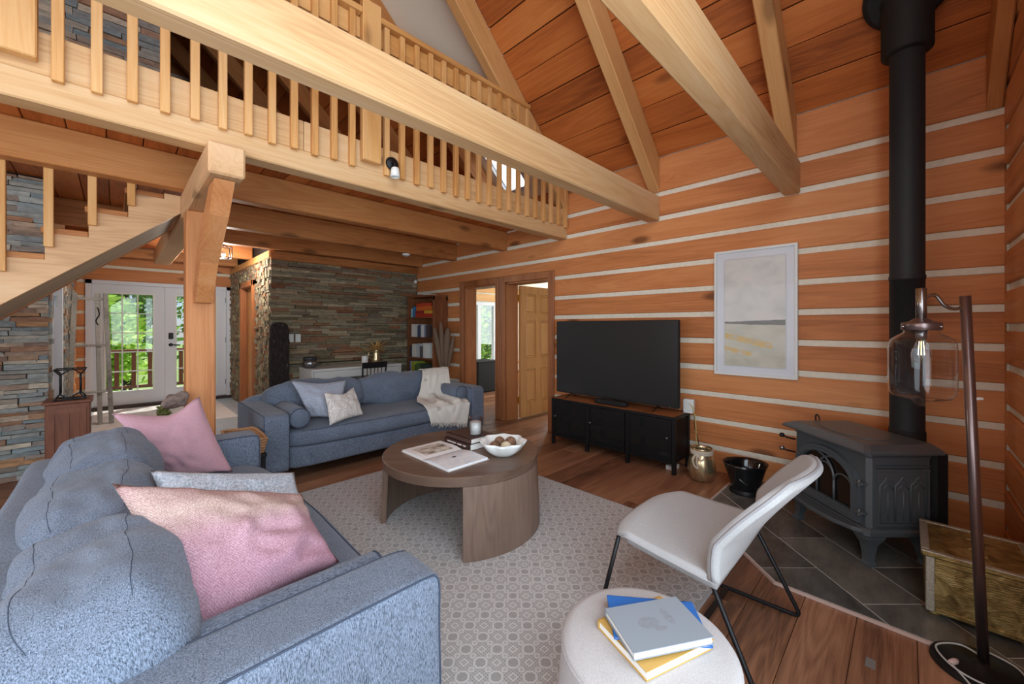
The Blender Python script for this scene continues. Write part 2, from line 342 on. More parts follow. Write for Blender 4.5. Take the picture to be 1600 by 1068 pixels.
    M['driftwood'] = plain('driftwood', hexc(128, 110, 102), .8, noise=.35, nscale=30, bump=.6)
special_mats()
_pc = {}
def pm(r, g_, b, rough=.55):
    k = (r, g_, b, rough)
    if k not in _pc: _pc[k] = plain('painted_%d' % len(_pc), hexc(r, g_, b), rough)
    return _pc[k]

# ------------------------------------------------------------------ builders
def me_from(name, bm, smooth=False):
    me = bpy.data.meshes.new(name); bm.normal_update()
    bmesh.ops.recalc_face_normals(bm, faces=bm.faces)
    bm.to_mesh(me); bm.free()
    if smooth:
        for p in me.polygons: p.use_smooth = True
    return me
def link(name, me, mat=None, parent=None, loc=(0, 0, 0), rot=(0, 0, 0), mx=None, label=None, cat=None, group=None, kind=None):
    o = bpy.data.objects.new(name, me); C.objects.link(o)
    if mat is not None and me is not None and not me.materials: me.materials.append(M[mat] if isinstance(mat, str) else mat)
    if parent: o.parent = parent
    if mx is not None: o.matrix_local = mx
    else: o.location = loc; o.rotation_euler = rot
    tag(o, label, cat, group, kind); return o
def tag(o, label=None, cat=None, group=None, kind=None):
    for k, v in (('label', label), ('category', cat), ('group', group), ('kind', kind)):
        if v: o[k] = v
    return o
def thing(name, label, cat, loc=(0, 0, 0), rz=0, group=None, kind=None):
    return link(name, None, None, None, loc, (0, 0, rz), label=label, cat=cat, group=group, kind=kind)
def frame(center, ex, ey):
    ex = Vector(ex).normalized(); ey = Vector(ey); ey = (ey-ex*ey.dot(ex)).normalized(); ez = ex.cross(ey)
    m = Matrix((ex, ey, ez)).transposed().to_4x4(); m.translation = Vector(center); return m
_bc = {}
def boxme(sx, sy, sz, bev=0.0, seg=1):
    k = (round(sx, 4), round(sy, 4), round(sz, 4), bev, seg)
    bm = bmesh.new(); bmesh.ops.create_cube(bm, size=1); bmesh.ops.scale(bm, vec=(sx, sy, sz), verts=bm.verts)
    if bev: bmesh.ops.bevel(bm, geom=list(bm.edges), offset=min(bev, .45*min(sx, sy, sz)), segments=seg, profile=.5, affect='EDGES')
    return me_from('box', bm, False)
def cbox(name, x0, x1, y0, y1, z0, z1, mat, parent=None, bev=0.0, seg=1, **k):
    """axis aligned box by its bounds"""
    return link(name, boxme(x1-x0, y1-y0, z1-z0, bev, seg), mat, parent, ((x0+x1)/2, (y0+y1)/2, (z0+z1)/2), **k)
def slab(name, center, ex, ey, dims, mat, parent=None, bev=0.0, **k):
    return link(name, boxme(*dims, bev), mat, parent, mx=frame(center, ex, ey), **k)
def bar(name, p0, p1, w, h, mat, parent=None, up=(0, 0, 1), bev=0.0, **k):
    """square timber from p0 to p1: local x along, w sideways, h along up"""
    p0, p1 = Vector(p0), Vector(p1); d = p1-p0; side = Vector(up).cross(d)
    if side.length < 1e-6: side = Vector((0, 1, 0))
    return slab(name, (p0+p1)/2, d, side, (d.length, w, h), mat, parent, bev, **k)
def boxes_bm(lst):
    bm = bmesh.new()
    for (x0, x1, y0, y1, z0, z1) in lst:
        v = [bm.verts.new((x, y, z)) for x in (x0, x1) for y in (y0, y1) for z in (z0, z1)]
        for f in ((0, 1, 3, 2), (4, 6, 7, 5), (0, 4, 5, 1), (2, 3, 7, 6), (0, 2, 6, 4), (1, 5, 7, 3)): bm.faces.new([v[i] for i in f])
    return bm
def boxes(name, lst, mat, parent=None, **k): return link(name, me_from(name, boxes_bm(lst)), mat, parent, **k)
def extrude_poly(pts, z0, z1, bev=0.0):
    bm = bmesh.new(); a = [bm.verts.new((x, y, z0)) for x, y in pts]; b = [bm.verts.new((x, y, z1)) for x, y in pts]; n = len(pts)
    bm.faces.new(a[::-1]); bm.faces.new(b)
    for i in range(n): bm.faces.new((a[i], a[(i+1) % n], b[(i+1) % n], b[i]))
    if bev: bmesh.ops.bevel(bm, geom=[e for e in bm.edges if abs(e.verts[0].co.z-e.verts[1].co.z) < 1e-7 and e.verts[0].co.z > (z0+z1)/2], offset=bev, segments=1, affect='EDGES')
    return bm
def lathe_bm(prof, seg=32, bm=None, off=(0, 0, 0), wob=None):
    bm = bm or bmesh.new(); rings = []
    for (r, z) in prof:
        if r < 1e-5: rings.append([bm.verts.new((off[0], off[1], off[2]+z))])
        else:
            ring = []
            for i in range(seg):
                a = 2*math.pi*i/seg; rr = r*(wob(a, z) if wob else 1)
                ring.append(bm.verts.new((off[0]+rr*math.cos(a), off[1]+rr*math.sin(a), off[2]+z)))
            rings.append(ring)
    for A, B in zip(rings, rings[1:]):
        for i in range(seg):
            j = (i+1) % seg
            if len(A) == 1 and len(B) == 1: continue
            if len(A) == 1: bm.faces.new((A[0], B[i], B[j]))
            elif len(B) == 1: bm.faces.new((A[i], A[j], B[0]))
            else: bm.faces.new((A[i], A[j], B[j], B[i]))
    return bm
def lathe(name, prof, mat, parent=None, seg=32, smooth=True, wob=None, **k):
    return link(name, me_from(name, lathe_bm(prof, seg, wob=wob), smooth), mat, parent, **k)
def tube_bm(path, r, seg=8, bm=None, closed=False):
    bm = bm or bmesh.new(); P = [Vector(p) for p in path]; n = len(P); rings = []; up = None
    for i, p in enumerate(P):
        if closed: d = (P[(i+1) % n]-P[i-1])
        else: d = (P[min(i+1, n-1)]-P[max(i-1, 0)])
        d.normalize()
        if up is None: up = d.orthogonal().normalized()
        else: up = (up-d*up.dot(d)); up = up.normalized() if up.length > 1e-6 else d.orthogonal().normalized()
        s = d.cross(up); rr = r[i] if isinstance(r, (list, tuple)) else r
        rings.append([bm.verts.new(p+up*rr*math.cos(2*math.pi*q/seg)+s*rr*math.sin(2*math.pi*q/seg)) for q in range(seg)])
    for i in range(n if closed else n-1):
        A, B = rings[i], rings[(i+1) % n]
        for q in range(seg): bm.faces.new((A[q], A[(q+1) % seg], B[(q+1) % seg], B[q]))
    if not closed: bm.faces.new(rings[0][::-1]); bm.faces.new(rings[-1])
    return bm
def tube(name, path, r, mat, parent=None, seg=8, closed=False, **k):
    return link(name, me_from(name, tube_bm(path, r, seg, closed=closed), True), mat, parent, **k)
def smooth_path(pts, n=6):
    P = [Vector(p) for p in pts]; out = []
    for i in range(len(P)-1):
        p0, p1, p2, p3 = P[max(i-1, 0)], P[i], P[i+1], P[min(i+2, len(P)-1)]
        for s in range(n):
            t = s/n; out.append(.5*((2*p1)+(p2-p0)*t+(2*p0-5*p1+4*p2-p3)*t*t+(3*p1-p0-3*p2+p3)*t**3))
    out.append(P[-1]); return out
def rbox_bm(hx, hy, hz, n=5.0, seg=14, amp=0.0, freq=4.0, seed=0, crown=0.0, sag=None):
    """rounded, stuffed block"""
    bm = bmesh.new(); bmesh.ops.create_cube(bm, size=2)
    bmesh.ops.subdivide_edges(bm, edges=list(bm.edges), cuts=seg, use_grid_fill=True)
    for v in bm.verts:
        x, y, z = v.co
        x, y, z = [math.copysign(abs(q)**.85, q) for q in (x, y, z)]
        s = (abs(x)**n+abs(y)**n+abs(z)**n)**(1/n); x, y, z = x/s, y/s, z/s
        cx = 1+crown*((1-y*y)*(1-z*z)); cy = 1+crown*((1-x*x)*(1-z*z)); cz = 1+crown*((1-x*x)*(1-y*y))
        p = Vector((x*hx*cx, y*hy*cy, z*hz*cz))
        if amp: p += Vector((x, y, z)).normalized()*amp*mnoise.noise(p*freq+Vector((seed*3.1, seed, seed*1.7)))
        if sag: p = sag(p, x, y, z)
        v.co = p
    return bm
def rbox(name, hx, hy, hz, mat, parent=None, n=5.0, seg=14, amp=0.0, freq=4.0, seed=0, crown=0.0, sag=None, **k):
    return link(name, me_from(name, rbox_bm(hx, hy, hz, n, seg, amp, freq, seed, crown, sag), True), mat, parent, **k)
def pillow_me(c00, c10, c11, c01, thick, n=26, chop=0.0, wr=.012, seed=0, pinch=.07, power=.5):
    """stuffed pillow between four corner points (bottom left, bottom right, top right, top left)"""
    P = [Vector(q) for q in (c00, c10, c11, c01)]
    nrm = ((P[1]-P[0]).cross(P[3]-P[0])).normalized(); cen = sum(P, Vector())/4
    bm = bmesh.new(); uvl = bm.loops.layers.uv.new('UVMap'); uvs = {}
    grids = []
    for s in (1, -1):
        g = []
        for j in range(n+1):
            row = []
            for i in range(n+1):
                u, v = i/n*2-1, j/n*2-1
                uu = u*(1-pinch*(1-v*v)); vv = v*(1-pinch*(1-u*u))
                if chop and v > 0: vv -= chop*(1-u*u)**2*v*v
                a, b = (uu+1)/2, (vv+1)/2
                p = P[0]*(1-a)*(1-b)+P[1]*a*(1-b)+P[2]*a*b+P[3]*(1-a)*b
                f = max(0, (1-u*u)*(1-v*v))**power
                f *= 1+.25*mnoise.noise(Vector((u*2+seed, v*2, s*5.0)))
                p = p+nrm*s*thick*f
                p += nrm*wr*mnoise.noise(Vector((u*4+seed, v*4, seed*2.0)))*(.3+f)
                vert = bm.verts.new(p); uvs[vert] = (i/n, j/n); row.append(vert)
            g.append(row)
        grids.append(g)
    for s, g in enumerate(grids):
        for j in range(n):
            for i in range(n):
                q = (g[j][i], g[j][i+1], g[j+1][i+1], g[j+1][i]); f = bm.faces.new(q if s == 0 else q[::-1])
                for l in f.loops: l[uvl].uv = uvs[l.vert]
    bmesh.ops.remove_doubles(bm, verts=bm.verts, dist=1e-5)
    me = bpy.data.meshes.new('pillow'); bm.normal_update(); bm.to_mesh(me); bm.free()
    for p in me.polygons: p.use_smooth = True
    return me
def uvquad(name, p00, p10, p11, p01, mat, parent=None, **k):
    bm = bmesh.new(); uvl = bm.loops.layers.uv.new('UVMap'); vs_ = [bm.verts.new(p) for p in (p00, p10, p11, p01)]
    f = bm.faces.new(vs_)
    for l, uv in zip(f.loops, ((0, 0), (1, 0), (1, 1), (0, 1))): l[uvl].uv = uv
    me = bpy.data.meshes.new(name); bm.to_mesh(me); bm.free(); return link(name, me, mat, parent, **k)
def surf_me(fn, nu, nv, thick, smooth=True):
    """solid sheet: fn(u,v)->point, thickened along its normals"""
    bm = bmesh.new(); P = [[Vector(fn(i/nu, j/nv)) for i in range(nu+1)] for j in range(nv+1)]
    def nm(i, j):
        a = P[j][min(i+1, nu)]-P[j][max(i-1, 0)]; b = P[min(j+1, nv)][i]-P[max(j-1, 0)][i]; c = a.cross(b)
        return c.normalized() if c.length > 1e-9 else Vector((0, 0, 1))
    T = [[bm.verts.new(P[j][i]+nm(i, j)*thick/2) for i in range(nu+1)] for j in range(nv+1)]
    B = [[bm.verts.new(P[j][i]-nm(i, j)*thick/2) for i in range(nu+1)] for j in range(nv+1)]
    for j in range(nv):
        for i in range(nu):
            bm.faces.new((T[j][i], T[j][i+1], T[j+1][i+1], T[j+1][i])); bm.faces.new((B[j][i], B[j+1][i], B[j+1][i+1], B[j][i+1]))
    for i in range(nu):
        bm.faces.new((T[0][i], B[0][i], B[0][i+1], T[0][i+1])); bm.faces.new((T[nv][i], T[nv][i+1], B[nv][i+1], B[nv][i]))
    for j in range(nv):
        bm.faces.new((T[j][0], T[j+1][0], B[j+1][0], B[j][0])); bm.faces.new((T[j][nu], B[j][nu], B[j+1][nu], T[j+1][nu]))
    return me_from('sheet', bm, smooth)
def ct(c, t): return ((c+t)/S2, (t-c)/S2)
# ================================================================== SETTING
XW, YF, XL, YB = 3.95, -.44, -3.3, 9.2
def struct(name, me, mat, **k): return link(name, me, mat, kind='structure', **k)

# ---- floor: wide planks along X
floor = struct('floor', me_from('floor', boxes_bm([(XL, 4.15, YF, 9.4, -.12, -.022), (4.15, 8.3, 2.6, 7.4, -.12, -.022)])), 'blackmatte')
PW = .196
def plank_row(y0, y1, xa, xb):
    x = xa-random.uniform(0, 1.4)
    while x < xb:
        L = random.uniform(1.3, 2.6); a, b = max(x, xa), min(x+L, xb); x += L
        if b-a < .05: continue
        cbox('floor_plank', a+.001, b-.001, y0+.001, y1-.001, -.022, random.uniform(-.0012, 0), 'floor', floor, .0025)
j = -3
while True:
    y0 = -.03+(j+1)*PW; y1 = y0+PW; j += 1
    y0 = max(y0, YF); y1 = min(y1, 7.4)
    if y1-y0 < .02:
        if y0 > 7: break
        continue
    if y0 >= 7.39: break
    if y1 <= 5.9:
        if y0 < 2.6: plank_row(y0, y1, -1.3, XW+.03)
        else: plank_row(y0, y1, -1.3, 8.3)
        cbox('floor_plank', XL, -1.302, y0+.001, y1-.001, -.022, -.001, 'floor', floor)
    elif y1 <= 6.4: plank_row(y0, y1, 1.62, 8.3)
    else: plank_row(y0, y1, 4.0, 8.3)
cbox('entry_tile_field', XL, 1.62, 5.9, YB, -.022, 0, 'entry', floor)

# ---- hearth of slate tiles laid on the diagonal
def clip_poly(poly, inside_pts):
    out = poly; n = len(inside_pts)
    for i in range(n):
        a, b = inside_pts[i], inside_pts[(i+1) % n]; res = []
        side = lambda p: (b[0]-a[0])*(p[1]-a[1])-(b[1]-a[1])*(p[0]-a[0])
        for q in range(len(out)):
            p, s = out[q], out[q-1]; dp, ds = side(p), side(s)
            if (dp >= 0) != (ds >= 0):
                t = ds/(ds-dp); res.append((s[0]+(p[0]-s[0])*t, s[1]+(p[1]-s[1])*t))
            if dp >= 0: res.append(p)
        out = res
        if len(out) < 3: return []
    return out
hp = [(2.44, YF), (XW, YF), (XW, 1.08), (3.026, 1.08), (2.44, .494)]
hearth = struct('floor_hearth', me_from('hearth', extrude_poly(hp, .0005, .010)), 'grout')
hin = [(2.455, YF), (XW, YF), (XW, 1.068), (3.03, 1.068), (2.455, .494)]
for i in range(-1, 8):
    c0 = 1.386+.307*i
    for jn in range(-3, 9):
        t0 = 2.508-.6*2+.6*jn+(.29 if i % 2 == 0 else 0)
        q = [ct(c0+.003, t0+.003), ct(c0+.304, t0+.003), ct(c0+.304, t0+.597), ct(c0+.003, t0+.597)]
        q = clip_poly(q, hin)
        if len(q) < 3: continue
        cx = sum(p[0] for p in q)/len(q); cy = sum(p[1] for p in q)/len(q)
        if max(p[0] for p in q)-min(p[0] for p in q) < .03: continue
        me = me_from('tile', extrude_poly([(p[0]-cx, p[1]-cy) for p in q], 0, .0125-random.uniform(0, .0008), .0012))
        link('slate_tile', me, 'slate', hearth, (cx, cy, 0))
for a, b in zip(hp[2:], hp[3:]+hp[:1]):
    bar('edge_strip', (*a, .007), (*b, .007), .009, .0145, 'tile_edge', hearth)

# ---- log wall on the right (television wall)
CH = [.22+.249*k for k in range(11)]
OP = [(3.27, 4.08), (4.27, 5.03)]; OZ = 1.98
wr = struct('wall_right', me_from('wall', boxes_bm([(3.962, 4.15, YF-.2, 3.27, 0, 3.12), (3.962, 4.15, 4.08, 4.27, 0, OZ), (3.962, 4.15, 5.03, YB+.2, 0, 3.12), (3.962, 4.15, 3.27, 5.03, OZ, 3.12)])), 'chink')
def log_run(parent, make, a0, a1, zs, gaps=(), gz=0):
    for z0, z1 in zs:
        segs = [(a0, a1)]
        for g0, g1 in gaps:
            if z0 < gz-.02: segs = [s for (p, q) in segs for s in ((p, min(q, g0)), (max(p, g1), q)) if s[1]-s[0] > .03]
        for p, q in segs: make(p, q, z0+random.uniform(-.004, .004), z1+random.uniform(-.004, .004))
zs = [(0.0, CH[0]-.024)]+[(a+.024, b-.024) for a, b in zip(CH, CH[1:])]+[(CH[-1]+.024, 3.085)]
def mk_r(p, q, z0, z1): slab('log', (3.966, (p+q)/2, (z0+z1)/2), (0, 1, 0), (-1, 0, 0), (q-p, .036, z1-z0), 'log', wr, .007)
log_run(wr, mk_r, YF, 6.5, zs, [(3.27, 5.03)], OZ)
for z in CH:                                                   # mortar bands lie in the joints
    for p, q in ([(YF, 3.2), (5.1, 6.5)] if z < 2.02 else [(YF, 6.5)]):
        slab('chinking', (3.960, (p+q)/2, z), (0, 1, 0), (-1, 0, 0), (q-p, .010, .05), 'chink', wr, .003)

# ---- gable wall behind the camera with its big windows
wf = struct('wall_front', me_from('wall', boxes_bm([(1.4, 4.15, -.66, -.452, 0, 6.9), (XL-.2, -2.9, -.66, -.452, 0, 6.9), (-2.9, 1.4, -.66, -.452, 0, .45), (-2.9, 1.4, -.66, -.452, 2.35, 2.9),
      (-2.9, -2.4, -.66, -.452, 2.9, 6.9), (1.2, 1.4, -.66, -.452, 2.9, 6.9), (-2.4, 1.2, -.66, -.452, 5.1, 6.9)])), 'chink')
cf = [.10+.249*k for k in range(15)]
for a, b in zip([-.024]+cf, cf+[cf[-1]+.25]):
    slab('log', ((1.45+3.948)/2, -.446, (a+b)/2), (1, 0, 0), (0, 0, 1), (3.948-1.45, b-a-.048, .03), 'log', wf, .007)
for n_, (x0, x1, z0, z1) in enumerate(((-2.9, 1.4, .45, 2.35), (-2.4, 1.2, 2.9, 5.1))):
    w = struct('window_%d' % (n_+1), me_from('window', boxes_bm([(x0, x1, -.62, -.5, z0, z0+.06), (x0, x1, -.62, -.5, z1-.06, z1), (x0, x0+.06, -.62, -.5, z0, z1), (x1-.06, x1, -.62, -.5, z0, z1)]+
        [(x0+(x1-x0)*q/3-.03, x0+(x1-x0)*q/3+.03, -.62, -.5, z0, z1) for q in (1, 2)])), 'white')

# ---- left wall
wl = struct('wall_left', me_from('wall', boxes_bm([(XL-.2, XL, YF-.2, .3, 0, 3.4), (XL-.2, XL, 3.7, YB+.2, 0, 3.4), (XL-.2, XL, .3, 3.7, 0, .65), (XL-.2, XL, .3, 3.7, 2.35, 3.4)])), 'log')
struct('window_3', me_from('window', boxes_bm([(XL-.15, XL-.06, .3, 3.7, .65, .71), (XL-.15, XL-.06, .3, 3.7, 2.29, 2.35), (XL-.15, XL-.06, .3, .36, .65, 2.35), (XL-.15, XL-.06, 3.64, 3.7, .65, 2.35), (XL-.15, XL-.06, 1.97, 2.03, .65, 2.35)])), 'white')  # assumed window, out of view

# ---- entry wall at the far end
wb = struct('wall_back', me_from('wall', boxes_bm([(XL-.2, -.35, 9.212, 9.4, 0, 7), (1.55, 4.15, 9.212, 9.4, 0, 7), (-.35, 1.55, 9.212, 9.4, 2.08, 7)])), 'chink')
cb_ = [.085+.249*k for k in range(28)]
for a, b in zip([-.024]+cb_, cb_+[cb_[-1]+.1]):
    zz = (a+b)/2; h = b-a-.05
    segs = [(-.64, -.35), (1.55, 1.66)] if a < 1.9 else [(-.64, 1.66)] if b < 2.7 else [(XL, XW)]
    for p, q in segs: slab('log', ((p+q)/2, 9.206, zz), (1, 0, 0), (0, 0, 1), (q-p, h, .028), 'log', wb, .007)

# ---- ledge stone
def stone_me(w, h, d):
    bm = bmesh.new(); bmesh.ops.create_cube(bm, size=1)
    for v in bm.verts:
        v.co = Vector((v.co.x*w, v.co.y*d, v.co.z*h))
        if v.co.y < 0: v.co += Vector((random.uniform(-.006, .006), random.uniform(-.008, .008), random.uniform(-.004, .004)))
    return me_from('stone', bm)
def stone_field(parent, x0, x1, y, z0, z1, mat, hmin=.04, hmax=.058, wmin=.14, wmax=.42, stuff=None):
    z = z0; lst = []
    while z < z1-.015:
        h = min(random.uniform(hmin, hmax), z1-z); x = x0-random.uniform(0, .2)
        while x < x1:
            w = random.uniform(wmin, wmax); a, b = max(x, x0), min(x+w, x1); x += w
            if b-a < .02: continue
            d = random.uniform(.022, .05)
            if stuff: lst.append((a+.001, b-.001, y-d, y, z+.001, z+h-.001))
            else: link('stone', stone_me(b-a-.003, h-.003, d), mat, parent, ((a+b)/2, y-d/2, z+h/2))
        z += h
    if stuff:
        o = boxes(stuff, lst, mat, parent, kind='stuff'); return o
wi = struct('wall_inner', me_from('wall', boxes_bm([(1.575, XW, 6.45, 6.6, 0, 2.7), (1.575, 1.7, 6.6, 7.27, 0, 2.7), (1.575, 1.7, 8.16, YB, 0, 2.7), (1.575, 1.7, 7.27, 8.16, 2.08, 2.7)])), 'blackmatte')
stone_field(wi, 1.555, 3.93, 6.452, .80, 2.315, 'stone_dark', .034, .05, .18, .5)
stone_field(wi, 1.555, 3.93, 6.452, 0, .80, 'stone_dark', stuff='stone_course')
sl = []
for (ya, yb, za, zb) in ((6.43, 7.25, 0, 2.34), (8.18, YB, 0, 2.34), (7.25, 8.18, 2.1, 2.34)):   # broken end-on stone of the return
    z = za
    while z < zb-.01:
        h = random.uniform(.03, .06); y = ya
        while y < yb:
            w = random.uniform(.03, .12); d = random.uniform(.008, .05); sl.append((1.575-d, 1.576, y, min(y+w, yb), z, min(z+h, zb)-.002)); y += w
        z += h
boxes('stone_return', sl, M['stone_dark'], wi, kind='stuff')
slab('header_board', (2.75, 6.425, 2.375), (1, 0, 0), (0, 0, 1), (2.4, .12, .06), 'joist', wi, .005)
slab('header_board', (1.56, 7.8, 2.39), (0, 1, 0), (0, 0, 1), (2.78, .10, .06), 'rail', wi, .005)
d5 = struct('door_5', me_from('door', boxes_bm([(1.60, 1.64, 7.34, 8.09, 0, 2.0)])), 'door')
for q in ((7.25, 7.34, 0, 2.09), (8.09, 8.18, 0, 2.09)): cbox('casing', 1.50, 1.60, *q, 'casing', d5, .006)
cbox('casing', 1.50, 1.60, 7.25, 8.18, 2.0, 2.09, 'casing', d5, .006)

wst = struct('wall_stair', me_from('wall', boxes_bm([(XL, -.46, 5.56, 5.7, 0, 2.7), (XL, .32, 5.56, 5.7, 2.76, 6.0)])), 'blackmatte')
stone_field(wst, -.86, -.44, 5.56, 0, 2.68, 'stone_blue', .03, .052, .12, .36)
stone_field(wst, -.75, .33, 5.56, 3.2, 4.7, 'stone_blue', .05, .075, .2, .45)
stone_field(wst, -2.0, -.86, 5.56, 0, 2.68, 'stone_blue', stuff='stone_course')
stone_field(wst, -2.0, -.75, 5.56, 2.78, 5.2, 'stone_blue', stuff='stone_course')
# passage side wall with the white door
wp = struct('wall_passage', me_from('wall', boxes_bm([(-.64, -.46, 5.7, 5.86, 0, 2.7), (-.64, -.46, 6.86, YB, 0, 2.7), (-.64, -.46, 5.86, 6.86, 2.06, 2.7)])), 'chink')
sl = []
for (ya, yb) in ((5.57, 5.84), (6.95, 7.55), (7.9, 8.35)):
    z = 0
    while z < 2.4:
        h = random.uniform(.03, .07); y = ya
        while y < yb:
            w = random.uniform(.05, .2); sl.append((-.46, -.46+random.uniform(.008, .035), y, min(y+w, yb), z, z+h-.002)); y += w
        z += h
boxes('stone_return', sl, M['stone_blue'], wp, kind='stuff')
for k in range(9): slab('log', (-.455, 8.75, .12+.27*k), (0, 1, 0), (-1, 0, 0), (.75, .03, .2), 'log', wp, .006)
d6 = struct('door_6', me_from('door', boxes_bm([(-.55, -.51, 5.9, 6.82, .01, 2.03)])), 'white')
for q in ((5.85, 5.91, 0, 2.09), (6.81, 6.9, 0, 2.09), (5.85, 6.9, 2.03, 2.09)): cbox('casing', -.52, -.435, *q, 'white', d6, .004)
for z in (.3, 1.55): cbox('hinge', -.43, -.415, 5.87, 5.99, z, z+.1, 'silver', d6)

# ---- roof: boards along Y on a steep slope
SL = .955; AN = math.atan(SL); CA, SA = math.cos(AN), math.sin(AN)
def zc(x): return 3.085+SL*(XW-x)
EY, ES, EN = Vector((0, 1, 0)), Vector((-CA, 0, SA)), Vector((SA, 0, CA))
RX = .2
SK = (3.38, 3.86, 3.5, 3.98)                                   # skylight opening x0 x1 y0 y1
def roof_rect(x0, x1, y0, y1, off, th):
    bm = bmesh.new(); v = []
    for o in (off, off+th):
        for (x, y) in ((x0, y0), (x1, y0), (x1, y1), (x0, y1)): v.append(bm.verts.new(Vector((x, y, zc(x)))+EN*o))
    for f in ((0, 1, 2, 3), (7, 6, 5, 4), (0, 4, 5, 1), (1, 5, 6, 2), (2, 6, 7, 3), (3, 7, 4, 0)): bm.faces.new([v[i] for i in f])
    return bm
def join_bms(lst):
    out = bmesh.new()
    for b in lst:
        me = bpy.data.meshes.new('t'); b.to_mesh(me); b.free(); out.from_mesh(me); bpy.data.meshes.remove(me)
    return out
deck = [roof_rect(x0, x1, y0, y1, .04, .14) for (x0, x1, y0, y1) in ((RX-.1, 4.3, -.7, SK[2]), (RX-.1, 4.3, SK[3], 9.45), (RX-.1, SK[0], SK[2], SK[3]), (SK[1], 4.3, SK[2], SK[3]))]
ceil = struct('ceiling', me_from('roof', join_bms(deck)), 'blackmatte')
W = .1872
for k in range(20):
    x1 = XW-W*k; x0 = x1-W; xm = (x0+x1)/2
    for (ya, yb) in ((YF, 2.97), (4.06, YB)):
        g = .0022 if (k*7) % 3 else .006
        slab('ceiling_board', Vector((xm, (ya+yb)/2, zc(xm)))+EN*.014, EY, ES, (yb-ya, W/CA-2*g, .028), 'ceil', ceil, .004)
dl = [roof_rect(x0, x1, y0, y1, -.002, .03) for (x0, x1, y0, y1) in ((RX, SK[0], 2.97, 4.06), (SK[1], XW, 2.97, 4.06), (SK[0], SK[1], 2.97, SK[2]), (SK[0], SK[1], SK[3], 4.06))]
link('drywall_panel', me_from('drywall', join_bms(dl)), 'cream', ceil)
sky_w = struct('window_4', me_from('skylight', join_bms([roof_rect(SK[0], SK[0]+.04, SK[2], SK[3], .0, .1), roof_rect(SK[1]-.04, SK[1], SK[2], SK[3], .0, .1), roof_rect(SK[0], SK[1], SK[2], SK[2]+.04, 0, .1), roof_rect(SK[0], SK[1], SK[3]-.04, SK[3], 0, .1)])), 'white')
link('pane', me_from('pane', roof_rect(SK[0]+.03, SK[1]-.03, SK[2]+.03, SK[3]-.03, .05, .006)), 'frost', sky_w)
def left_roof():
    bm = bmesh.new(); v = [bm.verts.new(p) for p in ((RX, -.7, zc(RX)), (XL-.4, -.7, zc(RX)-SL*(RX-XL+.4)), (XL-.4, 9.45, zc(RX)-SL*(RX-XL+.4)), (RX, 9.45, zc(RX)))]
    f = bm.faces.new(v); r = bmesh.ops.extrude_face_region(bm, geom=[f]); bmesh.ops.translate(bm, vec=(0, 0, .18), verts=[q for q in r['geom'] if isinstance(q, bmesh.types.BMVert)])
    return me_from('roof', bm)
struct('ceiling_left', left_roof(), 'ceil')
# rafters and tie beams
def rafter(y0, w, label, mat='rafter'):
    d = .262; xe = XW-(.002 if y0 < 4 else .075); L = (xe-RX)/CA-.05; h = d/CA
    bm = extrude_poly([(-h*SA+L*0, -d), (L, -d), (L, -.004), (-.004*SA/CA, -.004)], -w/2, w/2)
    bmesh.ops.bevel(bm, geom=list(bm.edges), offset=.008, segments=1, affect='EDGES')
    return link('rafter', me_from('rafter', bm), mat, None, mx=frame((xe, y0+w/2, zc(xe)), ES, EN), label=label, cat='rafter', group='roof rafters')
rafter(-.428, .07, 'edge rafter set against the gable wall above the stove pipe', 'joist')
rafter(.64, .11, 'roof rafter rising from the overhead tie beam beside the stove pipe')
rafter(1.80, .11, 'roof rafter rising from the tie beam that crosses before the loft railing')
rafter(2.96, .11, 'roof rafter standing right above the loft railing beside the cream panel')
rafter(4.05, .11, 'roof rafter on the far side of the cream drywall panel', 'joist')
for q_, y in enumerate((5.2, 6.35, 7.5, 8.65)): rafter(y, .11, '%s rafter of the loft roof beyond the cream drywall panel' % ('second', 'third', 'fourth', 'fifth')[q_], 'joist')
slab('tie_beam', ((XL+XW)/2, 1.865, 2.565), (1, 0, 0), (0, 1, 0), (XW-XL-.004, .13, .255), 'beam', None, .010, label='thick pale pine tie beam spanning in front of the loft railing', cat='beam')
slab('tie_beam', ((XL+XW)/2, .675, 2.57), (1, 0, 0), (0, 1, 0), (XW-XL-.004, .115, .265), 'beam', None, .010, label='pine tie beam overhead ending at log wall between painting and stove pipe', cat='beam')

def crack(beam_y, x0, x1, z, seed):
    n = 60; return [(x0+(x1-x0)*i/n, beam_y, z+.05*mnoise.noise(Vector((i*.09, seed, 0)))+.008*mnoise.noise(Vector((i*.9, seed, 4)))) for i in range(n+1)]
for ob_, y_, z_, a_, b_ in (('tie_beam', 1.80, 2.565, .2, 3.7), ('tie_beam.001', .6175, 2.57, 1.0, 2.6)):
    o = bpy.data.objects[ob_]; pth = [Vector(p)-o.matrix_local.translation for p in crack(y_, a_, b_, z_, 3)]
    tube('drying_crack', pth, [.0022*abs(mnoise.noise(Vector((i*.21, 7, 0))))+.0003 for i in range(len(pth))], pm(96, 62, 38), o, 5)
cbox('floor_patch', 2.11, 2.17, .09, .12, -.001, .0006, pm(120, 116, 110), floor)
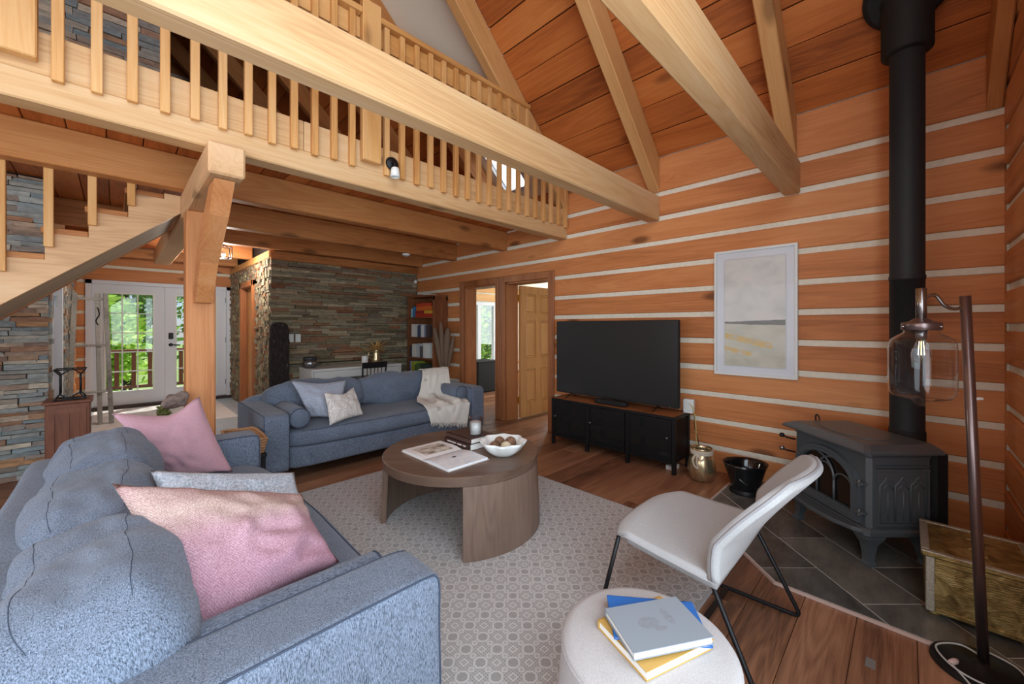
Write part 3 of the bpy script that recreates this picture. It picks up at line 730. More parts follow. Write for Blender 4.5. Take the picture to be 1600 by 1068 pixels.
# ---- loft
BZ = 2.435
loft = struct('ceiling_loft', me_from('deck', boxes_bm([(XL, XW, 3.1, 4.2, 2.728, 2.76), (XL, -1.6, 4.2, 5.15, 2.728, 2.76), (.75, XW, 4.2, 5.15, 2.728, 2.76), (XL, XW, 5.15, YB, 2.728, 2.76)])), 'joist')
k = 0; x = -1.0
while x < XW-.02:
    w = .19; x1 = min(x+w, XW)
    segs = [(3.1, 9.19)] if (x > .74 or x1 < -1.6) else [(3.1, 4.2), (5.15, 9.19)]
    for a, b in segs: slab('ceiling_board', ((x+x1)/2, (a+b)/2, 2.714), (0, 1, 0), (-1, 0, 0), (b-a, x1-x-.006, .026), 'ceil', loft, .004)
    x = x1
slab('loft_beam', ((XL+XW)/2, 3.05, BZ+.073), (1, 0, 0), (0, 1, 0), (XW-XL-.004, .14, .146), 'beam', None, .008, label='long pine beam carrying the open front edge of the loft', cat='beam')
for y0, nm in ((4.04, 'first joist behind the loft edge beam, resting on the timber post girder'), (5.22, 'second joist behind the loft edge beam, passing the smoke detector'), (6.25, 'joist close above the dark stone wall'), (7.5, 'joist over the entry beside the black lantern'), (8.6, 'joist nearest the white french doors')):
    x0, x1 = (.76 if 5 < y0 < 5.5 else XL), XW-.002
    if y0 > 6.2: x0, x1 = XL, (XW-.002 if y0 < 6.5 else 1.56)
    slab('joist', ((x0+x1)/2, y0+.065, BZ+.1325), (1, 0, 0), (0, 1, 0), (x1-x0, .13, .263), 'joist', None, .008, label=nm, cat='joist', group='loft floor joists')
slab('girder', (.465, 5.23, BZ-.0955), (0, 1, 0), (-1, 0, 0), (4.76, .183, .189), 'pale', None, .012, label='heavy pale girder running from over the post towards the entry', cat='beam')
pt = thing('timber_post', 'square timber post with a knee brace standing behind the near sofa', 'post', (.465, 3.96, 0))
slab('post', (0, 0, 1.122), (0, 0, 1), (1, 0, 0), (2.243, .183, .18), 'post', pt, .012)
bp = [(2.93, 2.24), (3.13, 2.24), (3.62, 1.93), (3.868, 1.60), (3.868, 1.53), (3.74, 1.53), (3.5, 1.80), (3.12, 2.06)]
bm = extrude_poly([(a-3.4, b-1.9) for a, b in bp], -.052, .052)
link('knee_brace', me_from('brace', bm), 'post', pt, mx=frame((.0, 3.4-3.96, 1.9), (0, 1, 0), (0, 0, 1)))

rail = thing('loft_railing', 'pine loft railing of flat balusters with newel posts and cap rail', 'railing', (0, 2.98, 2.58))
def rl(y, z): return y-2.98, z-2.58
for (a, b) in ((XL, -1.0), (-1.0, .925), (.928, 2.4), (2.403, XW-.004)):
    y, z = rl(3.004, 2.685); slab('fascia_board', ((a+b)/2, y, z), (1, 0, 0), (0, 1, 0), (b-a, .034, .206), 'beam', rail, .003)
for (a, b) in ((XL, .4), (.403, 1.33), (1.47, 3.2)):
    y, z = rl(3.004, 3.66); slab('rail_board', ((a+b)/2, y, z), (1, 0, 0), (0, 1, 0), (b-a, .034, .16), 'rail', rail, .003)
for (a, b) in ((XL, 1.326), (1.474, 3.225)):
    y, z = rl(2.99, 3.765); slab('cap_rail', ((a+b)/2, y, z), (1, 0, 0), (0, 1, 0), (b-a, .125, .045), 'rail', rail, .006)
y, z = rl(3.004, 3.36); slab('rail_board', (3.37, y, z-.02), (1, 0, 0), (0, 1, 0), (.3, .034, .1), 'rail', rail, .003)
xs = [.061+.1328*k for k in range(-12, 10)]+[1.535+.1385*k for k in range(18)]
for x in xs:
    if -.46 < x < -.23 or x > XW-.03: continue
    top = min(3.742, zc(x+.02)-.03); z0 = 2.562+random.uniform(-.008, .008)
    slab('baluster', (x, rl(2.966, 0)[0], (z0+top)/2-2.58), (0, 0, 1), (1, 0, 0), (top-z0, .043, .040), 'rail', rail, .003)
for x in (-.343, 1.40):
    nw = slab('newel_post', (x, rl(2.955, 0)[0], 3.245-2.58), (0, 0, 1), (1, 0, 0), (1.235, .15, .062), 'rail', rail, .006)
    for (a, b) in ((-.55, .05), (-.55, -.05), (-.40, .05), (-.40, -.05)):
        lathe('bolt', [(.008, 0), (.008, .006), (0, .008)], 'black', nw, 8, loc=(a, b, .031))
slab('end_board', (XW-.05, rl(2.985, 0)[0], .24), (0, 0, 1), (1, 0, 0), (.46, .07, .03), 'rail', rail, .004)

# ---- staircase climbing towards the post
st = thing('staircase', 'open pine staircase climbing to the loft beside the timber post', 'staircase', (-.5, 4.65, 0))
SR, SN = .2075, .1872
def stair_poly():
    zb = lambda x: 2.295+.86*(x-.39)
    top = []; xr = .271; z = 2.43
    x = .372
    pts = [(x, zb(x)), ]
    pts.append((x, 2.42))
    k = 0
    while True:
        xe = .271-SR*k; ze = 2.405-SN*k
        if k == 0: pts.append((xe, 2.42)); pts[-2] = (x, 2.42)
        pts.append((xe, ze-.03)); pts.append((xe-SR, ze-.03)); k += 1
        if ze-SN < .15: break
    xe = pts[-1][0]; pts.append((xe, max(0, zb(xe)))); 
    if zb(xe) < 0:
        pts[-1] = (xe, 0); pts.append((.39-2.295/.86, 0))
    return pts
sp = stair_poly()
for y in (4.22, 5.03):
    link('stringer', me_from('stringer', extrude_poly([(a+.5, b) for a, b in sp], -.03, .03)), wood('stringer_wood_sloped', hexc(176, 130, 88), hexc(212, 170, 126), hexc(226, 190, 150), knots=.6, rough=.55) if y < 4.5 else 'joist', st, mx=frame((0, y+.03-4.65, 0), (1, 0, 0), (0, 0, 1)))
k = 0
while True:
    xe = .271-SR*k; ze = 2.405-SN*k
    if ze < .1: break
    cbox('tread', xe-SR-.02+.5, xe+.5-.002, 4.235-4.65, 5.06-4.65, ze-.03, ze+.012, 'joist', st, .004)
    k += 1
p0 = Vector((-1.9, 4.65, 2.295+.86*(-1.9-.39)+.02)); p1 = Vector((.34, 4.65, 2.295+.86*(.34-.39)+.02))
o_ = Vector((.5, -4.65, 0))
slab('soffit_board', (p0+p1)/2+o_, p1-p0, (0, 1, 0), ((p1-p0).length, .74, .02), 'soffit', st)
for kk, x in enumerate((-.745, -.538, -.332, -.125, .079)):
    zb0 = 1.90+.187*(kk-2)
    slab('baluster', (x+.5, 4.20-4.65, (zb0+2.69)/2), (0, 0, 1), (1, 0, 0), (2.69-zb0, .046, .04), 'rail', st, .003)

# ---- doorways in the log wall
def casing(d, y0, y1):
    for a, b in ((y0-.093, y0+.004), (y1-.004, y1+.093)):
        cbox('casing', 3.918, 3.952, a, b, 0, OZ+.09, 'casing', d, .006)
        cbox('casing_bead', 3.905, 3.92, a+.012, a+.034, 0, OZ+.085, 'casing', d, .005); cbox('casing_bead', 3.909, 3.92, b-.034, b-.012, 0, OZ+.085, 'casing', d, .005)
    cbox('casing', 3.918, 3.952, y0, y1, OZ-.004, OZ+.09, 'casing', d, .006)
    cbox('jamb', 3.95, 4.18, y0, y0+.025, 0, OZ, 'casing', d, .002); cbox('jamb', 3.95, 4.18, y1-.025, y1, 0, OZ, 'casing', d, .002)
    cbox('jamb', 3.95, 4.18, y0, y1, OZ-.025, OZ, 'casing', d, .002)
d1 = struct('door_1', None, None); casing(d1, *OP[1])
d2 = struct('door_2', None, None); casing(d2, *OP[0])
# six-panel leaf, swung open at a right angle into the side room
yl = 4.03; x0, x1 = 4.19, 4.96; z0, z1 = .012, 1.95
leaf = boxes('door_leaf', [(x0+.1, x1-.1, yl-.005, yl+.005, z0+.1, z1-.1)]+[(a, b, yl-.024, yl+.024, c, d) for (a, b, c, d) in
    [(x0, x0+.105, z0, z1), (x1-.105, x1, z0, z1)]+[((x0+x1)/2-.05, (x0+x1)/2+.05, c, d) for c, d in ((z0+.2, .72), (.88, 1.44), (1.54, z1-.11))]+[(x0+.105, x1-.105, c, d) for c, d in ((z0, z0+.2), (z1-.11, z1), (1.44, 1.54), (.72, .88))]], 'door', d2)
for (a, b) in ((x0+.105, (x0+x1)/2-.05), ((x0+x1)/2+.05, x1-.105)):
    for (c, d) in ((z0+.2, .72), (.88, 1.44), (1.54, z1-.11)): cbox('panel', a+.028, b-.028, yl-.016, yl+.016, c+.028, d-.028, 'door', leaf, .011)
for z in (.22, 1.72): cbox('hinge', 4.17, 4.2, 4.035, 4.06, z, z+.1, 'brass_hw', d2)

# ---- french doors
fd = struct('door_3', me_from('door_frame', boxes_bm([(-.35, -.28, 9.17, 9.33, 0, 2.1), (1.48, 1.55, 9.17, 9.33, 0, 2.1), (-.35, 1.55, 9.17, 9.33, 2.04, 2.1)])), 'white')
cbox('threshold', -.35, 1.55, 9.12, 9.35, 0, .045, pm(64, 48, 42), fd)
for lx0, lx1 in ((-.278, .598), (.602, 1.478)):
    gx0, gx1, gz0, gz1 = lx0+.155, lx1-.155, .28, 1.89
    lf = boxes('door_leaf', [(lx0, gx0, 9.22, 9.265, .05, 2.04), (gx1, lx1, 9.22, 9.265, .05, 2.04), (gx0, gx1, 9.22, 9.265, .05, gz0), (gx0, gx1, 9.22, 9.265, gz1, 2.04)], 'white', fd)
    boxes('glass_bead', [(gx0-.025, gx0, 9.205, 9.22, gz0-.025, gz1+.025), (gx1, gx1+.025, 9.205, 9.22, gz0-.025, gz1+.025), (gx0, gx1, 9.205, 9.22, gz0-.025, gz0), (gx0, gx1, 9.205, 9.22, gz1, gz1+.025)], 'white2', lf)
    pw, ph = (gx1-gx0)/3, (gz1-gz0)/5
    for i in range(3):
        for jn in range(5): cbox('pane', gx0+i*pw+.007, gx0+(i+1)*pw-.007, 9.24, 9.244, gz0+jn*ph+.007, gz0+(jn+1)*ph-.007, 'pane_glass', lf)
    for i in (1, 2): cbox('muntin', gx0+i*pw-.008, gx0+i*pw+.008, 9.228, 9.256, gz0, gz1, 'white2', lf)
    for jn in range(1, 5): cbox('muntin', gx0, gx1, 9.2285, 9.2555, gz0+jn*ph-.008, gz0+jn*ph+.008, 'white2', lf)
    if lx0 > 0:
        cbox('keypad', lx0+.045, lx0+.11, 9.2, 9.22, 1.13, 1.24, 'black', lf, .008)
        tube('lever_handle', smooth_path([(lx0+.075, 9.22, 1.03), (lx0+.075, 9.18, 1.03), (lx0+.1, 9.17, 1.03), (lx0+.2, 9.17, 1.02)], 4), .011, 'black', lf)
        lathe('rosette', [(.03, 0), (.03, .012), (0, .014)], 'black', lf, 16, loc=(lx0+.075, 9.22, 1.03), rot=(R(90), 0, 0))
        for z in (.25, 1.05, 1.8): cbox('hinge', lx1-.012, lx1+.01, 9.205, 9.22, z, z+.1, 'silver', lf)

# ---- side room
sr = struct('wall_side_room', me_from('wall', boxes_bm([(4.15, 5.5, 7.4, 7.5, 0, 2.35), (7.4, 8.4, 7.4, 7.5, 0, 2.35), (5.5, 7.4, 7.4, 7.5, 0, .45), (5.5, 7.4, 7.4, 7.5, 1.95, 2.35), (4.15, 8.4, 2.5, 2.6, 0, 2.35),
      (8.3, 8.4, 2.6, 3.9, 0, 2.35), (8.3, 8.4, 6.5, 7.4, 0, 2.35), (8.3, 8.4, 3.9, 6.5, 0, .75), (8.3, 8.4, 3.9, 6.5, 2.25, 2.35)])), 'chink')  # end wall opening is unseen, added for the fill light
for z0, z1 in ((1.98, 2.15), (2.19, 2.34)): slab('log', (6.2, 7.385, (z0+z1)/2), (1, 0, 0), (0, 0, 1), (4.1, z1-z0, .03), 'rail', sr, .005)
for z0, z1 in ((0, .2), (.235, .43)): slab('log', (6.2, 7.385, (z0+z1)/2), (1, 0, 0), (0, 0, 1), (4.1, z1-z0, .03), 'rail', sr, .005)
struct('ceiling_side_room', me_from('ceiling', boxes_bm([(4.15, 8.4, 2.5, 7.5, 2.35, 2.42)])), 'cream')
w5 = struct('window_5', me_from('window', boxes_bm([(5.5, 7.4, 7.36, 7.46, .45, .53), (5.5, 7.4, 7.36, 7.46, 1.87, 1.95), (5.5, 5.58, 7.36, 7.46, .45, 1.95), (7.32, 7.4, 7.36, 7.46, .45, 1.95), (6.2, 6.3, 7.37, 7.46, .53, 1.87), (6.72, 6.82, 7.37, 7.46, .53, 1.87)])), 'white')
for a, b in ((5.58, 6.2), (6.3, 6.72), (6.82, 7.32)): cbox('pane', a, b, 7.41, 7.414, .53, 1.87, 'pane_glass', w5)

# ---- outside
struct('ground', me_from('ground', boxes_bm([(-40, 45, 9.5, 60, -.9, -.7), (8.6, 45, -20, 9.5, -.9, -.7)])), 'grass')
struct('deck', me_from('deck', boxes_bm([(-3, 4, 9.4, 11.6, -.12, -.04)])), 'deck')
dr = thing('deck_railing', 'brown wooden deck railing outside the french doors', 'railing', (.5, 11.3, -.04))
cbox('top_rail', -3, 3, -.06, .06, .86, .92, 'deck', dr, .005); cbox('bottom_rail', -3, 3, -.03, .03, .12, .18, 'deck', dr, .004)
for q in range(25): cbox('baluster', -3+.25*q-.035, -3+.25*q+.035, -.02, .02, .18, .86, 'deck', dr)
def foliage_me(n, rx, ry, rz, size, seed):
    rnd = random.Random(seed); bm = bmesh.new()
    for _ in range(n):
        while True:
            p = Vector((rnd.uniform(-1, 1), rnd.uniform(-1, 1), rnd.uniform(-1, 1)))
            if p.length < 1: break
        p = p*(.55+.45*rnd.random())*(1+.3*mnoise.noise(p*2.2+Vector((seed, 0, 0)))); p = Vector((p.x*rx, p.y*ry, p.z*rz))
        a = Vector((rnd.gauss(0, 1), rnd.gauss(0, 1), rnd.gauss(0, .6))).normalized(); b = a.orthogonal().normalized(); s = size*rnd.uniform(.6, 1.4)
        v = [bm.verts.new(p+q) for q in (-a*s, b*s*.45, a*s, -b*s*.45)]; bm.faces.new(v)
    me = bpy.data.meshes.new('foliage'); bm.to_mesh(me); bm.free(); return me
for i, (x, y, z, rx, rz, mat, lab) in enumerate(((-2.9, 14.4, 1.6, 1.6, 2.2, 'leaf_bright', 'leafy green maple beyond the deck railing, left of the french door glass'), (.2, 16.4, 2.4, 1.9, 2.9, 'leaf_dark', 'tall dark green tree beyond the deck railing'),
        (-.5, 13.2, .9, 1.3, 1.6, 'leaf_bright', 'bright low shrub just beyond the deck railing'), (3.2, 14.4, 1.4, 1.6, 2.0, 'leaf_bright', 'bright green tree seen through the right french door'), (-4.2, 17, 2.8, 2.4, 3.4, 'leaf_dark', 'big dark tree filling the background behind the maple'),
        (8.8, 11.6, 1.2, 1.7, 2.6, 'leaf_bright', 'green tree outside the side room window'), (11.9, 12.6, 1.6, 1.8, 2.8, 'leaf_dark', 'darker tree outside the side room window'), (7.2, 14.9, 1.2, 1.7, 2.6, 'leaf_dark', 'dark tree left of the side room window post'))):
    t = thing('tree', lab, 'tree', (x, y, -.7), 0, 'trees outside')
    tube('trunk', [(0, 0, 0), (.05, 0, .8), (0, .05, z+.7)], [.13, .1, .05], 'bark', t)
    link('foliage', foliage_me(2600, rx, rx*.7, rz, .13, i+3), mat, t, (0, 0, z+.7), kind='stuff')
cbox('porch_post', 6.95, 7.1, 9.2, 9.35, -.7, 3, 'pale', label='pale porch post outside the side room window', cat='post')
# ================================================================== FURNITURE
def rmap(x, y, z, hx, hy, hz, n, amp, freq, seed, crown, sag=None):
    x, y, z = [math.copysign(abs(q)**.85, q) for q in (x, y, z)]
    s = (abs(x)**n+abs(y)**n+abs(z)**n)**(1/n); x, y, z = x/s, y/s, z/s
    p = Vector((x*hx*(1+crown*((1-y*y)*(1-z*z))), y*hy*(1+crown*((1-x*x)*(1-z*z))), z*hz*(1+crown*((1-x*x)*(1-y*y)))))
    if amp: p += Vector((x, y, z)).normalized()*amp*mnoise.noise(p*freq+Vector((seed*3.1, seed, seed*1.7)))
    if sag: p = sag(p, x, y, z)
    return p
def sofa(label, loc, rz, L, cushions, seed, legs=True):
    D = 1.02; s = thing('sofa', label, 'sofa', loc, rz)
    aw = .2; hx = L/2-aw
    rbox('base', hx+.02, .485, .095, 'sofa', s, n=14, seg=10, loc=(0, -.005, .215))
    for sg in (-1, 1):
        arm = rbox('arm', aw/2, D/2, .25, 'sofa', s, n=15, seg=18, amp=.004, freq=5, seed=seed+sg, loc=(sg*(L/2-aw/2), 0, .37))
        for q in (-1, 1):
            pth = [rmap(q*.93, a, b, aw/2+.001, D/2+.001, .251, 15, .004, 5, seed+sg, 0) for a, b in
                   [(-1, -1+.08*i) for i in range(26)]+[(-1+.08*i, 1) for i in range(26)]]
            tube('piping', pth, .0028, M['piping'], arm, 6)
    rbox('back', L/2-.02, .085, .28, 'sofa', s, n=8, seg=16, amp=.005, freq=4, seed=seed+5, loc=(0, D/2-.085, .395))
    sc = rbox('seat_cushion', hx-.004, .41, .085, 'sofa', s, n=7, seg=22, amp=.010, freq=3, seed=seed+7, crown=.10, loc=(0, -.09, .375))
    for e in (1, -1):
        pth = [rmap(-1+.08*i, -1, e*.8, hx-.004, .411, .086, 7, .010, 3, seed+7, .10) for i in range(26)]
        tube('piping', pth, .003, M['piping'], sc, 6)
    for i, (x0, x1, top, tilt) in enumerate(cushions):
        w = (x1-x0)/2; hz = (top-.43)/2; sd = seed+11+i*3
        def sag(p, x, y, z, w=w, hz=hz, sd=sd):
            fl = .5+.5*z
            p.y *= 1+.18*(1-fl)
            p.z -= .018*(1-math.cos(x*2.0))*max(z, 0)
            p += Vector((0, 1, .6))*.016*mnoise.noise(Vector((p.x*7+sd, p.z*11, p.y*3)))+Vector((0, .5, 1))*.010*mnoise.noise(Vector((p.x*16+sd, p.z*9, p.y*22)))
            p.z -= .022*math.exp(-((x-.25)/.22)**2)*max(z, 0)
            return p
        a = dict(hx=w*1.05, hy=.155, hz=hz, n=4.4, amp=.03, freq=4.5, seed=sd, crown=.10, sag=sag)
        bc = rbox('back_cushion', a['hx'], a['hy'], a['hz'], 'sofa', s, n=a['n'], seg=26, amp=a['amp'], freq=a['freq'], seed=sd, crown=.10, sag=sag, loc=((x0+x1)/2, .225, .43+hz), rot=(tilt, 0, 0))
        for e in (-.62, .5):
            pth = [rmap(q_, e, 1, **a) for q_ in [-1+.05*k for k in range(41)]]
            tube('seam', pth, .001, M['piping'], bc, 5)
    for sx in (-1, 1):
        for sy in (-1, 1): tube('leg', [(sx*(L/2-.14), sy*.36, 0), (sx*(L/2-.16), sy*.34, .13)], [.016, .024], 'legwood', s, 12)
    return s
M['piping'] = plain('piping_fabric', hexc(58, 67, 84), .9)
sofa('blue grey sofa with pink pillows, its back turned to the staircase', (.19, 2.155, 0), R(90), 2.33,
     [(-.965, -.375, .775, R(-13)), (-.375, .29, .79, R(-12)), (.29, .96, .81, R(-10))], 3)
sofa('blue grey sofa with an ivory throw, facing the coffee table before the stone wall', (2.02, 4.19, 0), 0, 2.36,
     [(-.96, -.09, .80, R(-8)), (-.08, .80, .80, R(-8))], 40)
def pillow(label, corners, thick, mat, name='throw_pillow', cat='pillow', **k):
    cs = [Vector(c) for c in corners]; ce = sum(cs, Vector())/4
    me = pillow_me(*[c-ce for c in cs], thick, **k)
    return link(name, me, mat, None, ce, label=label, cat=cat)
pillow('large pink and cream woven pillow leaning by the near arm of the sofa', ((.13, 1.36, .49), (.57, 1.45, .50), (.545, 1.78, .655), (-.01, 1.74, .865)), .105, 'pinkweave', seed=2, wr=.02)
pillow('blue grey fleecy pillow tucked behind the pink and cream pillow', ((.14, 1.86, .48), (.62, 1.86, .48), (.60, 2.07, .655), (.09, 2.06, .80)), .075, 'fluffy', seed=5)
pillow('plain dusty pink pillow with a chopped top against the far sofa arm', ((.19, 3.03, .47), (.50, 2.90, .47), (.36, 3.07, .92), (-.02, 2.98, .89)), .085, 'pink', seed=9, chop=.26)
pillow('grey blue linen square pillow beside the bolster on the second sofa', ((1.28, 3.98, .50), (1.50, 3.78, .47), (1.67, 4.08, .80), (1.16, 4.12, .84)), .075, 'greyblue', seed=12, chop=.10)
pillow('small cream patterned pillow on the second sofa seat', ((1.335, 3.62, .475), (1.72, 3.79, .485), (1.70, 3.97, .735), (1.36, 3.83, .74)), .065, 'jacquard', seed=15, chop=.30)
def bolster(label, p0, p1, r):
    p0, p1 = Vector(p0), Vector(p1); L = (p1-p0).length; ce = (p0+p1)/2
    b = lathe('bolster', [(0, -L/2-.004), (r*.55, -L/2-.002), (r*.88, -L/2+.004), (r*.98, -L/2+.016), (r*1.01, -L/4), (r*1.02, 0), (r*1.01, L/4), (r*.98, L/2-.016), (r*.88, L/2-.004), (0, L/2+.004)], 'sofa', None, 28,
          mx=frame(ce, (p1-p0).cross(Vector((0, 0, 1))), Vector((0, 0, 1))), label=label, cat='bolster')
    for z in (-L/2+.006, L/2-.006): link('piping', me_from('piping', tube_bm([(r*.93*math.cos(a*.262), r*.93*math.sin(a*.262), z) for a in range(24)], .004, 6, closed=True), True), M['piping'], b)
    return b
bolster('blue grey bolster lying at the left arm of the second sofa', (1.125, 3.72, .555), (1.125, 4.22, .555), .088)
bolster('blue grey bolster at the right arm of the second sofa, beside the throw', (2.915, 3.76, .555), (2.915, 4.22, .555), .088)
bolster('blue grey bolster squeezed along the near arm of the pink pillow sofa', (.06, 1.268, .52), (.63, 1.268, .52), .07)
# throw
tp = [(4.60, .60, 2.93, .17), (4.56, .72, 2.93, .17), (4.44, .80, 2.92, .18), (4.30, .81, 2.90, .19), (4.20, .74, 2.84, .20), (4.10, .60, 2.77, .22), (4.03, .505, 2.72, .26), (3.90, .487, 2.68, .29), (3.74, .482, 2.67, .30), (3.668, .455, 2.66, .29), (3.652, .36, 2.655, .265), (3.65, .25, 2.65, .25)]
def throw_fn(u, v):
    f = v*(len(tp)-1); i = min(int(f), len(tp)-2); t = f-i; a, b = tp[i], tp[i+1]
    y, z, x, w = [a[q]*(1-t)+b[q]*t for q in range(4)]
    s = (u-.5)*2
    wr = .008*math.sin(s*7+v*5)+.026*mnoise.noise(Vector((s*3, v*7, 1)))
    hang = 0
    if v > .86: hang = (.10*(s*.5+.5)-.06)*(v-.86)/.14
    if z > .47 and 3.68 < y < 4.05: zz = z+max(0, .012+wr)
    else: zz = z+wr*.4
    return (x+s*w+.02*mnoise.noise(Vector((v*5, s, 3))), y-abs(wr)*.6-.004, zz-hang)
thr = link('throw_blanket', surf_me(throw_fn, 40, 60, .008), 'throw', label='ivory fringed throw draped over the back and seat of the sofa', cat='blanket')
bm = bmesh.new()
for q in range(34):
    u = (q+.5)/34; p = Vector(throw_fn(u, 1)); d = random.uniform(.025, .05)
    tube_bm([p, p+Vector((random.uniform(-.006, .006), -.002, -d*.5)), p+Vector((random.uniform(-.012, .012), -.003, -d))], [.004, .003, .002], 5, bm)
link('fringe', me_from('fringe', bm, True), 'throw', thr, kind='stuff')

# rug
rug = link('area_rug', me_from('rug', extrude_poly([(-.84, -1.372), (1.24, -1.372), (1.24, 1.372), (-.84, 1.372)], 0, .011)), 'rug', loc=(1.44, 2.078, .0005), label='pale grey rug with an octagon lattice under the coffee table', cat='rug')
for a, b in (((-.84, -1.372), (1.24, -1.372)), ((1.24, -1.372), (1.24, 1.372)), ((1.24, 1.372), (-.84, 1.372)), ((-.84, 1.372), (-.84, -1.372))):
    bar('binding', (*a, .0065), (*b, .0065), .010, .0125, 'linen', rug)
link('entry_rug', boxme(1.55, 1.95, .012, .004), 'entryrug', loc=(.52, 8.05, .0065), label='whitish flat rug on the pale entry tiles before the french doors', cat='rug')

# coffee table
ctb = thing('coffee_table', 'round dark wooden coffee table on two curved plank legs', 'table', (1.716, 2.216, .0125), R(-45))
TZ = .478
lathe('table_top', [(0, TZ-.058), (.505, TZ-.058), (.53, TZ-.056), (.532, TZ-.004), (.528, TZ), (.30, TZ), (0, TZ)], 'table', ctb, 96, smooth=False)
def shell(a0, a1):
    bm = bmesh.new(); n = 28; rows = []
    for i in range(n+1):
        a = R(a0+(a1-a0)*i/n); row = []
        for (r, z) in ((.53, TZ-.058), (.548, 0), (.512, 0), (.494, TZ-.058)): row.append(bm.verts.new((r*math.cos(a), r*math.sin(a), z)))
        rows.append(row)
    for A, B in zip(rows, rows[1:]):
        for q in range(4): bm.faces.new((A[q], A[(q+1) % 4], B[(q+1) % 4], B[q]))
    bm.faces.new(rows[0]); bm.faces.new(rows[-1][::-1]); return me_from('leg', bm)
for a in (-82, 98): link('leg', shell(a, a+92), 'table_v', ctb)
TT = .0125+TZ
# open magazine
ob = thing('open_book', 'open coffee table book showing photographs', 'book', (1.545, 2.19, TT))
def page(u, v, s):
    d = .004+.262*u
    return (-.155+.31*v, s*d, .006+.016*math.sin(min(1, u*1.6)*math.pi*.62)*(1-u*.55))
for s, mat in ((1, 'page_photo'), (-1, 'page_sky')):
    bm = bmesh.new(); uvl = bm.loops.layers.uv.new('UVMap'); n = 12; T = [[bm.verts.new(page(i/n, q, s)) for q in (0, 1)] for i in range(n+1)]; B = [[bm.verts.new((*page(i/n, q, s)[:2], .002)) for q in (0, 1)] for i in range(n+1)]
    for i in range(n):
        f = bm.faces.new((T[i][0], T[i][1], T[i+1][1], T[i+1][0]))
        for l in f.loops:
            vi = next((a, b) for a in (i, i+1) for b in (0, 1) if T[a][b] is l.vert); l[uvl].uv = (vi[0]/n, vi[1])
        bm.faces.new((T[i][0], T[i+1][0], B[i+1][0], B[i][0])); bm.faces.new((T[i][1], B[i][1], B[i+1][1], T[i+1][1]))
    bm.faces.new((T[n][0], T[n][1], B[n][1], B[n][0]))
    link('page_block', me_from('pages', bm, False), mat, ob)
cbox('cover', -.16, .16, -.275, .275, 0, .0025, pm(214, 212, 208), ob)
def book(name_l, cx, cy, z, w, d, h, rz, cover, label, group=None, topmat=None, spine_side=-1):
    b = thing('book', label, 'book', (cx, cy, z), rz, group)
    cbox('pages', -w/2+.004, w/2-.004, -d/2+.002, d/2-.005, .0025, h-.0025, 'paper', b)
    cbox('cover', -w/2, w/2, -d/2, d/2, 0, .0025, cover, b); c2 = cbox('cover', -w/2, w/2, -d/2, d/2, h-.0025, h, cover, b)
    cbox('spine', -w/2, w/2, d/2-.004, d/2, 0, h, cover, b)
    if topmat: uvquad('cover_print', (-w/2, -d/2, h+.0004), (w/2, -d/2, h+.0004), (w/2, d/2, h+.0004), (-w/2, d/2, h+.0004), topmat, b)
    return b
def text(name, body, size, mat, parent, mx, ext=.0006, align='CENTER'):
    cu = bpy.data.curves.new(name, 'FONT'); cu.body = body; cu.size = size; cu.extrude = ext; cu.align_x = align; cu.align_y = 'CENTER'
    o = bpy.data.objects.new(name, cu); C.objects.link(o); o.parent = parent; o.matrix_local = mx
    dg = bpy.context.evaluated_depsgraph_get(); me = bpy.data.meshes.new_from_object(o.evaluated_get(dg)); bpy.data.objects.remove(o)
    return link(name, me, mat, parent, mx=mx)
b1 = book('b', 1.835, 2.28, TT, .30, .225, .045, R(90), pm(58, 38, 34), 'dark brown hardback with a white lettered spine, lower in the table stack')
book('b', 1.838, 2.275, TT+.0455, .285, .215, .034, R(90), pm(74, 52, 44), 'brown hardback lying on the lettered book, under the candle')
for a, b in ((.115, .012), (-.005, -.055), (-.07, -.1)): cbox('spine_title', b, a, .1125, .1135, .019, .028, pm(206, 196, 188), b1)
cd = thing('candle', 'white candle in a ribbed clear glass on the book stack', 'candle', (1.83, 2.20, TT+.08))
lathe('glass_jar', [(0, .004), (.04, .004), (.047, .01), (.049, .13), (.046, .13), (.044, .014), (0, .012)], 'lamp_glass', cd, 40, wob=lambda a, z: 1+.012*math.cos(20*a))
lathe('wax', [(0, .013), (.0425, .013), (.0425, .095), (.02, .093), (0, .093)], 'wax', cd, 24); tube('wick', [(0, 0, .092), (.002, 0, .105)], .0012, 'blackmatte', cd, 5)
bw = lathe('scalloped_bowl', [(0, .012), (.055, .0), (.07, .004), (.115, .035), (.142, .075), (.152, .098), (.146, .098), (.132, .072), (.105, .038), (.06, .016), (0, .016)], 'ceramic', None, 72,
           wob=lambda a, z: 1+(.075*math.cos(8*a)*max(0, z-.02)/.08), loc=(1.84, 1.925, TT), label='white ceramic bowl with a ruffled rim on the coffee table', cat='bowl')
for i, (x, y, z, r, m, lab) in enumerate(((-.05, .03, .06, .034, 'cookie', 'brown woven ball at the left of the white bowl'), (.02, .055, .068, .037, 'cookie', 'dark brown woven ball at the back of the white bowl'), (.062, -.01, .072, .038, 'cookie', 'dark brown woven ball at the right of the white bowl'), (-.015, -.045, .062, .038, 'cookie2', 'pale cream ball at the front of the white bowl'))):
    bm = bmesh.new(); bmesh.ops.create_icosphere(bm, subdivisions=3, radius=r)
    for v in bm.verts: v.co *= 1+.05*mnoise.noise(v.co*120)
    link('decor_ball', me_from('ball', bm, True), m, loc=(1.84+x, 1.925+y, TT+z), label=lab, cat='ball')

